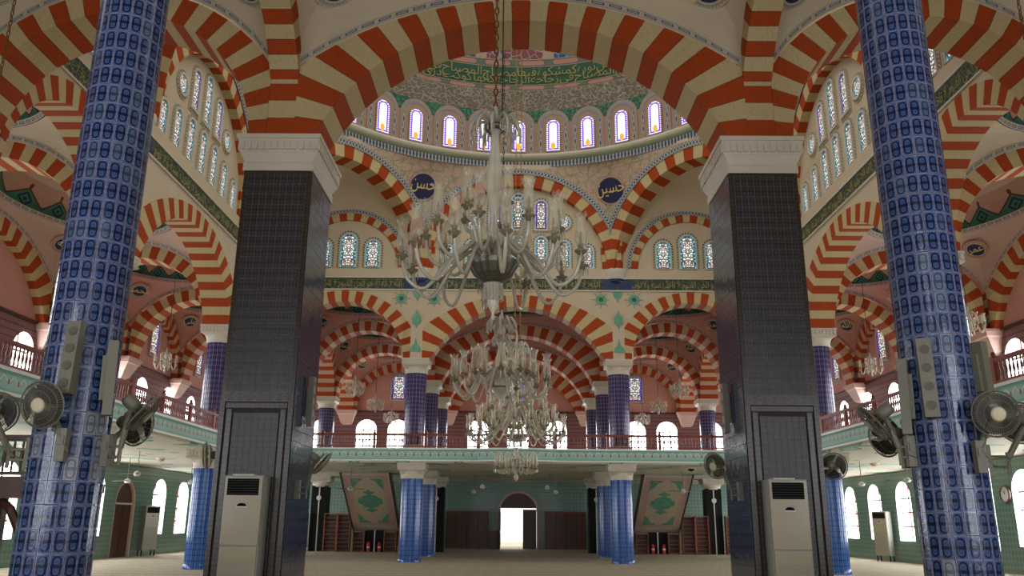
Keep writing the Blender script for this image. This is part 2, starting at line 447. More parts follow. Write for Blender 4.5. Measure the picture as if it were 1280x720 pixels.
    def mesh(s, name, mats, org=(0,0,0), smooth=False, useuv=True):
        me = bpy.data.meshes.new(name); o = org
        vs = s.v if not any(o) else [(x-o[0], y-o[1], z-o[2]) for x, y, z in s.v]
        me.from_pydata(vs, [], s.f)
        for m in (mats if isinstance(mats, (list, tuple)) else [mats]): me.materials.append(MT[m])
        if any(s.m): me.polygons.foreach_set('material_index', s.m)
        if useuv and any(u != (0, 0) for f in s.uv[:8] for u in f):
            l = me.uv_layers.new(name='uv'); l.data.foreach_set('uv', [q for f in s.uv for p in f for q in p])
        if smooth: me.polygons.foreach_set('use_smooth', [True]*len(s.f))
        return me
    def build(s, name, mats, parent=None, smooth=False, org=None):
        w = org if org is not None else (wloc(parent) if parent is not None else (0,0,0))
        return link(name, s.mesh(name, mats, w, smooth), parent)
def wloc(o):
    v = Vector((0,0,0))
    while o is not None: v += o.location; o = o.parent
    return tuple(v)
def link(name, data, parent=None, loc=None, rot=None):
    o = bpy.data.objects.new(name, data); COL.objects.link(o)
    if parent is not None: o.parent = parent
    if loc is not None: o.location = loc
    if rot is not None: o.rotation_euler = rot
    return o
def tag(o, label=None, cat=None, group=None, kind=None):
    if label: o['label'] = label
    if cat: o['category'] = cat
    if group: o['group'] = group
    if kind: o['kind'] = kind
    return o
def thing(name, label, cat, loc=(0,0,0), rz=0, group=None, kind=None):
    o = link(name, None, None, loc, (0,0,rz)); o.empty_display_size = .2
    return tag(o, label, cat, group, kind)
def struct(name, loc=(0,0,0)):
    o = link(name, None, None, loc); o['kind'] = 'structure'; return o
def copy_tree(o, parent=None):
    c = o.copy(); COL.objects.link(c)
    if parent is not None: c.parent = parent
    for ch in KIDS.get(o.name, ()): pass
    for ch in list(o.children): copy_tree(ch, c)
    return c
KIDS = {}
# arabic joining letters: presentation forms in visual order
FORMS = {}
for cp in list(range(0xFE80, 0xFEFD)):
    d = unicodedata.decomposition(chr(cp)).split()
    if d and d[0] in ('<isolated>', '<initial>', '<medial>', '<final>') and len(d) in (2, 3):
        FORMS[(''.join(chr(int(q, 16)) for q in d[1:]), d[0][1:-1])] = chr(cp)
def arabic(t):
    out = []
    for w in t.split(' '):
        if w == 'الله': out.append('\ufdf2'); continue
        L = []; i = 0
        while i < len(w):
            if w[i:i+2] in ('لا',): L.append('لا'); i += 2
            else: L.append(w[i]); i += 1
        s = ''
        for k, c in enumerate(L):
            pj = k > 0 and (L[k-1], 'initial') in FORMS
            nj = k < len(L)-1 and (c, 'initial') in FORMS and (L[k+1], 'final') in FORMS
            f = 'medial' if pj and nj else 'final' if pj and (c, 'final') in FORMS else 'initial' if nj else 'isolated'
            s += FORMS.get((c, f), FORMS.get((c, 'isolated'), c))
        out.append(s[::-1])
    return ' '.join(out[::-1])
TEXTS = {}
def textmesh(t, m, size=1.0, ext=.01):
    k = (t, m, size, ext)
    if k not in TEXTS:
        cu = bpy.data.curves.new('lettering', 'FONT'); cu.body = arabic(t); cu.size = size; cu.extrude = ext; cu.resolution_u = 2
        cu.align_x = 'CENTER'; cu.align_y = 'CENTER'
        o = bpy.data.objects.new('lettering', cu); COL.objects.link(o)
        dg = bpy.context.evaluated_depsgraph_get(); me = bpy.data.meshes.new_from_object(o.evaluated_get(dg))
        bpy.data.objects.remove(o); me.materials.clear(); me.materials.append(MT[m])
        TEXTS[k] = me
    return TEXTS[k]
# ------------------------------------------------------------------ plan of the building (metres)
XN = [-17.0, -10.63, -4.31, 4.31, 10.63, 17.0]
YN = [8.3, 14.4, 20.47, 29.11, 35.17, 40.9, 46.6, 52.4]
ZS, ZC, ZG0, ZG1 = 8.23, 9.6, 3.88, 4.45
SD = {-1: 'left', 1: 'right'}

def frame(P0, P1):
    P0, P1 = Vector((*P0, 0)), Vector((*P1, 0)); u = (P1-P0); L = u.length; u /= L; n = Vector((-u.y, u.x, 0)); C = (P0+P1)/2
    return C, u, n, L/2
class Arch:
    def __init__(s, P0, P1, c, zs, zi, ac, zc, ze, d0, d1, n=29):
        s.C, s.u, s.nr, s.an = frame(P0, P1); s.c, s.zs, s.zi, s.ac, s.zc, s.ze, s.d0, s.d1, s.n = c, zs, zi, ac, zc, ze, d0, d1, n
        h = zi-zs; s.Ri = (c*c+h*h)/(2*h); s.z0 = zi-s.Ri
        h = ze-zc; s.Re = (ac*ac+h*h)/(2*h); s.z1 = ze-s.Re
        s.am = atan2(c, zs-s.z0)
    def w(s, a, z, d): p = s.C+s.u*a+s.nr*d; return (p.x, p.y, z)
    def ext(s, a):
        a = min(abs(a), s.ac); return s.z1+sqrt(max(0, s.Re**2-a*a))
    def inn(s, a):
        a = min(abs(a), s.c); return s.z0+sqrt(max(0, s.Ri**2-a*a))
    def joint(s, k, off=0):
        al = -s.am+2*s.am*k/s.n; al2 = al+off/s.Ri
        p = (s.Ri*sin(al2), s.z0+s.Ri*cos(al2))
        if k == 0 or k == s.n: p = (max(-s.c, min(s.c, p[0])), max(p[1], s.zs+abs(off)))
        be = al+(1 if al > 0 else -1)*max(0, pi/2-s.am)*(abs(al)/s.am)**3 if s.am < pi/2 else al
        dx, dz = sin(be), cos(be)
        bx, bz = p[0], p[1]-s.z1; B = bx*dx+bz*dz; Cc = bx*bx+bz*bz-s.Re**2
        t = -B+sqrt(max(0, B*B-Cc)); q = (p[0]+dx*t, p[1]+dz*t); ver = False
        if abs(q[0]) > s.ac:
            t = (s.ac-abs(p[0]))/max(1e-6, abs(dx)); q = ((s.ac if q[0] > 0 else -s.ac), p[1]+dz*t); ver = True
        return p, q, ver
    def make(s, name, label, cat='arch', group=None, core=True, thin=False, m2=('red', 'cream')):
        t = thing(name, label, cat, s.w(0, s.zs, 0), 0, group)
        for k in range(s.n):
            p0, q0, v0 = s.joint(k, .005); p1, q1, v1 = s.joint(k+1, -.005)
            poly = [p0, q0]
            if v0 != v1: poly.append((s.ac if q0[0] > 0 else -s.ac, s.zc))
            poly += [q1, p1]
            b = MB(); b.prism(poly, lambda a, z, d: s.w(a, z, d), s.d0, s.d1)
            b.build('voussoir', m2[k % 2], t)
        if core:
            b = MB(); g = .02
            for k in range(s.n):
                p0, q0, v0 = s.joint(k); p1, q1, v1 = s.joint(k+1)
                def ins(p, q):
                    L = hypot(q[0]-p[0], q[1]-p[1]); e = ((q[0]-p[0])/L*g, (q[1]-p[1])/L*g); return (p[0]+e[0], p[1]+e[1]), (q[0]-e[0], q[1]-e[1])
                p0, q0 = ins(p0, q0); p1, q1 = ins(p1, q1)
                b.prism([p0, q0, q1, p1], lambda a, z, d: s.w(a, z, d), s.d0+g, s.d1-g)
            b.build('mortar_bed', 'mortar', t)
        return t
    def spandrel(s, b, zt, d0, d1, m=0, full=True):
        N = 32; an = s.an if full else s.ac
        S_ = sorted({round(-s.ac+2*s.ac*k/N, 4) for k in range(N+1)} | {-an, an})
        for a0, a1 in zip(S_, S_[1:]):
            z0 = s.ext(a0)-.03 if abs(a0) <= s.ac else s.zc; z1 = s.ext(a1)-.03 if abs(a1) <= s.ac else s.zc
            if (abs(a0) > s.ac-1e-6 and abs(a1) > s.ac-1e-6): z0 = z1 = s.zc
            b.prism([(a0, z0), (a1, z1), (a1, zt), (a0, zt)], lambda a, z, d: s.w(a, z, d), d0, d1, m)
    def border(s, b, d, wd=.14, out=.03, m=0, pitch=.34, zmin=None):
        N = 48; A0 = math.asin(min(1, s.ac/s.Re)); A = [-A0+2*A0*k/N for k in range(N+1)]
        for a0, a1 in zip(A, A[1:]):
            P = []
            for a in (a0, a1):
                for r in (s.Re+out, s.Re+out+wd): P.append(s.w(r*sin(a), s.z1+r*cos(a), d))
            u0, u1 = a0*s.Re/pitch, a1*s.Re/pitch
            b.face([P[0], P[1], P[3], P[2]], m, [(u0, 0), (u0, 1), (u1, 1), (u1, 0)])
def narrow(P0, P1, tp=.9, d0=-.45, d1=.45, **k):
    an = frame(P0, P1)[3]
    c = an-.54; return Arch(P0, P1, c, ZS, min(10.72, ZS+c*.97), an-tp/2, ZC, 11.2, d0, d1, **k)
def wide(P0, P1, tp=.5, d0=-.45, d1=.45, **k):
    an = frame(P0, P1)[3]
    return Arch(P0, P1, an-.62, ZS, 10.53, an-tp/2, ZC, 11.04, d0, d1, **k)

# ------------------------------------------------------------------ large structure
b = MB(); b.face([(-17.4, -3, 0), (17.4, -3, 0), (17.4, 58, 0), (-17.4, 58, 0)]); f = b.build('floor', 'carpet'); f['kind'] = 'structure'

def hole_wall(name, axis, at, a0, a1, z0, z1, holes, thick, m, out=1, mrev='reveal'):
    """wall with arched holes; holes: (centre, half width, sill, spring). axis 'x': wall of constant x."""
    b = MB()
    def w(a, z, d): return (at+out*d, a, z) if axis == 'x' else (a, at+out*d, z)
    def quad(p): b.face([w(a, z, 0) for a, z in p], 0, list(p)); b.face([w(a, z, thick) for a, z in p][::-1], 0, list(p)[::-1])
    hs = sorted(holes); cur = a0
    for (c, h, s0, sp) in hs:
        if c-h > cur: quad([(cur, z0), (c-h, z0), (c-h, z1), (cur, z1)])
        if s0 > z0: quad([(c-h, z0), (c+h, z0), (c+h, s0), (c-h, s0)])
        N = 14; pts = [(c-h*cos(pi*k/N), sp+h*sin(pi*k/N)) for k in range(N+1)]
        for p, q in zip(pts, pts[1:]): quad([p, q, (q[0], z1), (p[0], z1)])
        loop = [(c-h, s0)]+pts+[(c+h, s0)]+([(c-h, s0)] if s0 > z0 else [])
        for p, q in zip(loop, loop[1:]):
            b.face([w(*p, 0), w(*p, thick), w(*q, thick), w(*q, 0)], 1)
        cur = c+h
    if cur < a1: quad([(cur, z0), (a1, z0), (a1, z1), (cur, z1)])
    o = b.build(name, [m, mrev]); o['kind'] = 'structure'; return o
WN = [0]
def arched(c, h, s0, sp, n=12): return [(c-h, s0)]+[(c-h*cos(pi*k/n), sp+h*sin(pi*k/n)) for k in range(n+1)]+[(c+h, s0)]
def window(fn, c, h, s0, sp, pane, d=0, ring=None, ringw=.12, ringd=(0, -.1), bars=None, barm='wood', edge=None, roundw=False, parent=None):
    """fn(a,z,d) maps to the world; negative d is towards the room."""
    WN[0] += 1
    t = parent or struct('window_%d' % WN[0], fn(c, s0, 0))
    out = arched(c, h, s0, sp) if not roundw else [(c+h*cos(2*pi*k/20), sp+h*1.0*sin(2*pi*k/20)) for k in range(20)]
    zt = sp+h; b = MB()
    b.face([fn(a, z, d) for a, z in out], 0, [((a-c+h)/(2*h), (z-s0)/(zt-s0)) for a, z in out])
    p = b.build('pane', pane, t)
    def band(h2, s2, extra, m, nm, dd):
        o2 = arched(c, h2+extra, s2-extra, sp) if not roundw else [(c+(h2+extra)*cos(2*pi*k/20), sp+(h2+extra)*sin(2*pi*k/20)) for k in range(20)]
        i2 = arched(c, h2, s2, sp) if not roundw else [(c+h2*cos(2*pi*k/20), sp+h2*sin(2*pi*k/20)) for k in range(20)]
        b = MB(); n = len(o2); L = 0
        for k in range(n):
            l = (k+1) % n; seg = hypot(i2[l][0]-i2[k][0], i2[l][1]-i2[k][1]); u0, u1 = L/.11, (L+seg)/.11; L += seg
            b.face([fn(*i2[k], dd[1]), fn(*o2[k], dd[1]), fn(*o2[l], dd[1]), fn(*i2[l], dd[1])], 0, [(u0, 0), (u0, 1), (u1, 1), (u1, 0)])
            b.face([fn(*i2[k], dd[0]), fn(*i2[k], dd[1]), fn(*i2[l], dd[1]), fn(*i2[l], dd[0])], 0, [(0, 0)]*4)
            b.face([fn(*o2[k], dd[1]), fn(*o2[k], dd[0]), fn(*o2[l], dd[0]), fn(*o2[l], dd[1])], 0, [(0, 0)]*4)
        b.build(nm, m, t)
    if ring: band(h, s0, ringw, ring, 'surround', ringd)
    if edge: band(h+ringw, s0-ringw, edge[1], edge[0], 'bead_edge', (0, edge[2]))
    if bars:
        nx, nz = bars; bt = .035
        for k in range(1, nx):
            a = c-h+2*h*k/nx; zz = sp+sqrt(max(0, h*h-(a-c)**2))
            b = MB(); b.prism([(a-bt, s0), (a+bt, s0), (a+bt, zz), (a-bt, zz)], fn, d-.05, d-.01); b.build('mullion', barm, t)
        for k in range(1, nz):
            z = s0+(sp-s0)*k/(nz-1) if nz > 1 else sp
            b = MB(); b.prism([(c-h, z-bt), (c+h, z-bt), (c+h, z+bt), (c-h, z+bt)], fn, d-.045, d-.015); b.build('transom', barm, t)
    return t

LW = [22.0, 25.2, 28.4, 31.4, 34.5, 40.75, 43.6, 46.6, 49.6]
RWn = [22.0, 25.2, 28.7, 31.6, 34.6, 37.75, 40.8, 43.7, 46.7, 49.6]
UW = [15.7, 18.9, 22.0, 25.0, 28.0, 31.1, 34.3, 37.4, 40.3, 43.3, 46.4, 49.4]
FW = [-14.6, -12.2, -9.4, -7.42, -5.45, -2.4, .08, 2.5, 5.45, 7.42, 9.4, 12.2, 14.6]
for sg, nm, lw in ((-1, 'left', LW), (1, 'right', RWn)):
    holes = [(y, .72, .9, 2.7) for y in lw]
    if sg < 0: holes = holes+[(37.25, .95, 0, 2.25)]
    hole_wall('wall_%s_lower' % nm, 'x', sg*17, 5, 52.4, 0, ZG1, holes, .35, 'greenwall', sg)
    hole_wall('wall_%s_upper' % nm, 'x', sg*17, 5, 52.4, ZG1, ZS, [(y, .62, 5.5, 7.15) for y in UW], .35, 'brownwall', sg)
    b = MB(); b.box(sg*17, sg*17.35, 5, 52.4, ZS, 13.5); b.build('wall_%s_lunette' % nm, 'pink')['kind'] = 'structure'
    fn = lambda a, z, d, sg=sg: (sg*(17+d), a, z)
    for y in lw: window(fn, y, .72, .9, 2.7, 'clear', .28, bars=(2, 4), barm='wood')
    for y in UW: window(fn, y, .62, 5.5, 7.15, 'clear', .28, bars=(2, 3), barm='wood')
hole_wall('wall_back_lower', 'y', 52.4, -17.2, 17.2, 0, ZG1, [(.14, 1.12, 0, 2.15)], .4, 'greenwall', 1, 'wooddark')
hole_wall('wall_back_upper', 'y', 52.4, -17.2, 17.2, ZG1, ZS, [(x, .64, 5.3, 7.05) for x in FW], .35, 'brownwall', 1)
b = MB(); b.box(-17.2, 17.2, 52.4, 52.75, ZS, 13.5); b.build('wall_back_lunette', 'pink')['kind'] = 'structure'
fnb = lambda a, z, d: (a, 52.4+d, z)
for x in FW: window(fnb, x, .64, 5.3, 7.05, 'clear', .28, bars=(3, 4), barm='wood')
# scalloped edge above the tiled dado of the gallery
for sg in (-1, 1):
    b = MB(); b.box(sg*16.9, sg*17, 5, 52.4, ZS-.06, ZS+.02); b.build('trim_1', 'wooddark')['kind'] = 'structure'
b = MB(); b.box(-17, 17, 52.3, 52.4, ZS-.06, ZS+.02); b.build('trim_2', 'wooddark')['kind'] = 'structure'

# unseen wall added behind the viewer against sky reflections, with made-up windows for light
hole_wall('wall_front', 'y', -3.0, -17.3, 17.3, 0, 13, [(x, .8, 1.2, 5.2) for x in (-14, -10.5, -7, -3.5, 3.5, 7, 10.5, 14)]+[(0, .9, 5.5, 8.0)], .35, 'plaster', -1)
for x in (-14, -10.5, -7, -3.5, 3.5, 7, 10.5, 14): window(lambda a, z, d: (a, -3-d, z), x, .8, 1.2, 5.2, 'shaded', .28, bars=(3, 5), barm='wood')  # made-up windows behind the viewer, added for light
window(lambda a, z, d: (a, -3-d, z), 0, .9, 5.5, 8.0, 'shaded', .28, bars=(3, 4), barm='wood')  # made-up window behind the viewer, added for light
for sg in (-1, 1):
    b = MB(); b.box(*sorted((sg*17, sg*17.35)), -3, 5, 0, 13); b.build('wall_%s_front' % SD[sg], 'plaster')['kind'] = 'structure'  # unseen side walls, added with that wall to close off the sky
b = MB(); b.box(-17.4, 17.4, -3.4, 8.0, 13, 13.3); b.build('ceiling_front', 'plaster')['kind'] = 'structure'  # unseen roof, added to keep sky light off the near arches
# gallery slab
b = MB()
for x0, x1, y0, y1 in ((-17, -10.25, 5, 34.6), (10.25, 17, 5, 34.6), (-17, 17, 34.6, 52.4)):
    b.box(x0, x1, y0, y1, ZG0, ZG1-.02)
g = b.build('ceiling_under_gallery', 'soffit'); g['kind'] = 'structure'
# fascia along the gallery edge
path = [(-10.2, 5), (-10.2, 34.55), (-1.6, 34.55), (-1.3, 34.42), (-.8, 34.28), (0, 34.22), (.8, 34.28), (1.3, 34.42), (1.6, 34.55), (10.2, 34.55), (10.2, 5)]
def strip(b, path, z0, z1, off0, off1, m=0, us=1):
    L = 0; n = len(path)
    nor = []
    for k in range(n):
        a = Vector(path[max(k-1, 0)]); c = Vector(path[min(k+1, n-1)]); d = (c-a).normalized(); nor.append(Vector((d.y, -d.x)))
    for k in range(n-1):
        p, q = Vector(path[k]), Vector(path[k+1]); seg = (q-p).length
        pi_, qi = p+nor[k]*off0, q+nor[k+1]*off0; po, qo = p+nor[k]*off1, q+nor[k+1]*off1
        P = [(po.x, po.y), (qo.x, qo.y), (qi.x, qi.y), (pi_.x, pi_.y)]
        lo = [(x, y, z0) for x, y in P]; hi = [(x, y, z1) for x, y in P]
        b.face([lo[0], lo[1], hi[1], hi[0]], m, [(L, 0), (L+seg, 0), (L+seg, 1), (L, 1)])
        b.face([hi[0], hi[1], hi[2], hi[3]], m, [(0, 0)]*4); b.face([lo[3], lo[2], lo[1], lo[0]], m, [(0, 0)]*4)
        b.face([lo[2], lo[3], hi[3], hi[2]], m, [(0, 0)]*4); L += seg
b = MB(); strip(b, path, 4.0, 4.40, -.1, .06, 0); strip(b, path, 4.40, 4.47, -.1, .12, 1); strip(b, path, 3.94, 4.0, -.1, .10, 1)
g = b.build('trim_3', ['fascia', 'white']); g['kind'] = 'structure'

# ------------------------------------------------------------------ columns
def tile_part(rad, ang, h, t=.012, gap=.003):
    b = MB(); n = 3; da = ang-2*gap/rad; hh = h/2-gap
    r0, r1 = rad, rad+t
    A = [-da/2+da*k/n for k in range(n+1)]
    for k in range(n):
        a0, a1 = A[k], A[k+1]; u0, u1 = k/n, (k+1)/n
        P = lambda r, a, z: (r*cos(a), r*sin(a), z)
        b.face([P(r1, a0, -hh), P(r1, a1, -hh), P(r1, a1, hh), P(r1, a0, hh)], 0, [(u0, 0), (u1, 0), (u1, 1), (u0, 1)])
        b.face([P(r0, a0, hh), P(r1, a0, hh), P(r1, a1, hh), P(r0, a1, hh)]); b.face([P(r0, a0, -hh), P(r0, a1, -hh), P(r1, a1, -hh), P(r1, a0, -hh)])
    for a, sgn in ((A[0], 1), (A[-1], -1)):
        q = [(r0*cos(a), r0*sin(a), -hh), (r1*cos(a), r1*sin(a), -hh), (r1*cos(a), r1*sin(a), hh), (r0*cos(a), r0*sin(a), hh)]
        b.face(q if sgn > 0 else q[::-1])
    return b
def capital(parent, x, y, zt, half, r, hh, mt='stone', nfl=9):
    """square abacus with a row of small niches, stepping in to a round neck"""
    b = MB(); N = 32
    def ring(z, q, rr, ex):
        pts = []
        for k in range(N):
            a = 2*pi*k/N+pi/4; c_, s_ = cos(a), sin(a); m = max(abs(c_), abs(s_)); sq = half*q/m
            R_ = (1-ex)*sq+ex*rr; pts.append((x+R_*c_, y+R_*s_, z))
        return pts
    L = [ring(zt, 1, r, 0), ring(zt-.06, 1, r, 0), ring(zt-.06, .96, r, 0), ring(zt-hh*.36, .93, r, 0), ring(zt-hh*.40, .99, r, 0), ring(zt-hh*.46, .97, r, .05), ring(zt-hh*.55, .88, r*1.15, .5), ring(zt-hh*.72, .8, r*1.12, 1), ring(zt-hh*.88, .8, r*1.07, 1), ring(zt-hh*.9, .8, r*1.12, 1), ring(zt-hh, .8, r*1.1, 1), ring(zt-hh, .8, r*.9, 1)]
    i = len(b.v)
    for l in L: b.v += l
    for k in range(len(L)-1):
        for j in range(N):
            j2 = (j+1) % N; b.f.append((i+(k+1)*N+j, i+(k+1)*N+j2, i+k*N+j2, i+k*N+j)); b.m.append(0); b.uv.append([(0, 0)]*4)
    b.f.append(tuple(i+j for j in range(N))); b.m.append(0); b.uv.append([(0, 0)]*N)
    cp = b.build('capital', mt, parent)
    b = MB(); w = 2*half*.94/nfl
    for sx, sy in ((0, -1), (0, 1), (1, 0), (-1, 0)):
        for k in range(nfl):
            a = -half*.94+w*(k+.5); z0, z1 = zt-hh*.33, zt-.08
            if sx == 0: b.box(x+a-w*.28, x+a+w*.28, y+sy*half*.93, y+sy*half*.995, z0, z1)
            else: b.box(x+sx*half*.93, x+sx*half*.995, y+a-w*.28, y+a+w*.28, z0, z1)
    fl = b.build('niche_ribs', mt, cp)
    return cp
def round_column(x, y, z0, z1, r, m, label, cap=.62, half=.58, group=None, segs=36):
    t = thing('tiled_column', label, 'column', (x, y, z0), 0, group, 'thing')
    b = MB(); b.lathe([(r, 0), (r, z1-z0-cap+.02)], segs, (x, y, z0), usc=1.0)
    b.build('shaft', m, t, True)
    b = MB(); b.lathe([(r*1.06, 0), (r*1.06, .12), (r, .16)], segs, (x, y, z0)); b.build('base', m if z0 < 1 else 'stone', t, True)
    capital(t, x, y, z1, half, r, cap)
    return t
POS = {35.17: 'at the gallery front', 40.9: 'one bay behind the gallery front', 46.6: 'two bays behind the gallery front', 29.11: 'at the far end of the side arcade', 20.47: 'at the near end of the side arcade'}
def cname(x, y):
    side = 'left' if x < 0 else 'right'
    where = ('central nave' if abs(x) < 5 else 'outer aisle')
    return '%s, %s, %s' % (POS[y], side, 'nave line' if abs(x) < 5 else 'outer line')
for sx in (-1, 1):
    for ax, y in ((4.31, 35.17), (4.31, 40.9), (10.63, 20.47), (10.63, 29.11), (10.63, 35.17), (10.63, 40.9)):
        x = sx*ax
        round_column(x, y, 0, ZG0, .44, 'tilelow', 'royal blue lower column ' + cname(x, y))
    for ax, y in ((4.31, 35.17), (4.31, 40.9), (4.31, 46.6), (10.63, 20.47), (10.63, 29.11), (10.63, 35.17), (10.63, 40.9), (10.63, 46.6)):
        x = sx*ax
        round_column(x, y, ZG1, ZS, .44, 'tilehigh', 'purple-blue upstairs column ' + cname(x, y))
    for ax, y in ((4.31, 46.6), (10.63, 46.6)):
        x = sx*ax
        t = thing('square_pillar', 'black square pillar with small round white clock, ' + ('inner' if ax < 5 else 'outer') + ' one on the %s half' % SD[sx], 'pillar', (x, y, 0), 0, None, 'thing')
        b = MB(); b.box(x-.42, x+.42, y-.42, y+.42, 0, ZG0-.5); b.build('shaft', 'blackpanel', t)
        capital(t, x, y, ZG0, .58, .44, .55)
        b = MB(); b.box(x-.03, x+.03, y-.46, y-.42, 0, 3.3); b.build('conduit', 'white', t)
        b = MB(); b.lathe([(0, 0), (.13, 0), (.13, .04), (0, .04)], 20, mtx=Matrix.Translation((x, y-.47, 2.75)) @ Matrix.Rotation(pi/2, 4, 'X')); b.build('clock_disc', 'white', t)

# two near columns, clad tile by tile
def near_column(x, y, label):
    r = .330; z1 = ZS; cap = .62
    t = thing('tiled_column', label, 'column', (x, y, 0), 0, None, 'thing')
    b = MB(); b.lathe([(r, 0), (r, z1-cap)], 48, (x, y, 0)); b.build('core', 'grout', t, True)
    NT = 18; ang = 2*pi/NT; h = .2145; rows = int((z1-cap)/h)
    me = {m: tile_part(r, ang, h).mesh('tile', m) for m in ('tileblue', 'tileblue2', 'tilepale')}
    to_cam = atan2(-y, -x); cand = []
    for i in range(rows):
        for j in range(NT):
            a = j*ang+.07; da = (a-to_cam+pi) % (2*pi)-pi
            cand.append((abs(da) > 1.62 or i*h < .75, abs(da), i, a))
    cand.sort(key=lambda q: (q[0], q[2] if not q[0] else q[1]))
    rest = MB()
    base = tile_part(r, ang, h)
    for k, (hid, da, i, a) in enumerate(cand):
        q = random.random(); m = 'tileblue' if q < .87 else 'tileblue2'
        if hid is False and i*h < 2.4 and q > .93: m = 'tilepale'  # reflections painted in as pale tiles, low on the viewer's side
        z = (i+.5)*h
        if k < 300 and not hid:
            o = link('tile', me[m], t, (0, 0, z), (random.uniform(-.012, .012), random.uniform(-.012, .012), a))
        else:
            M = Matrix.Translation((x, y, z)) @ Matrix.Rotation(a, 4, 'Z'); i0 = len(rest.v)
            rest.v += [tuple(M @ Vector(p)) for p in base.v]; rest.f += [tuple(i0+w for w in f_) for f_ in base.f]; rest.m += base.m; rest.uv += base.uv
    o = rest.build('tile_cladding', 'tileblue', t); o['kind'] = 'stuff'
    capital(t, x, y, z1, .5, r, cap)
    return t
NL, NRt = (-4.38, 8.17), (4.25, 8.42)
near_column(*NL, 'large nearest round column clad in blue tiles on the left')
near_column(*NRt, 'large nearest round column clad in blue tiles on the right')

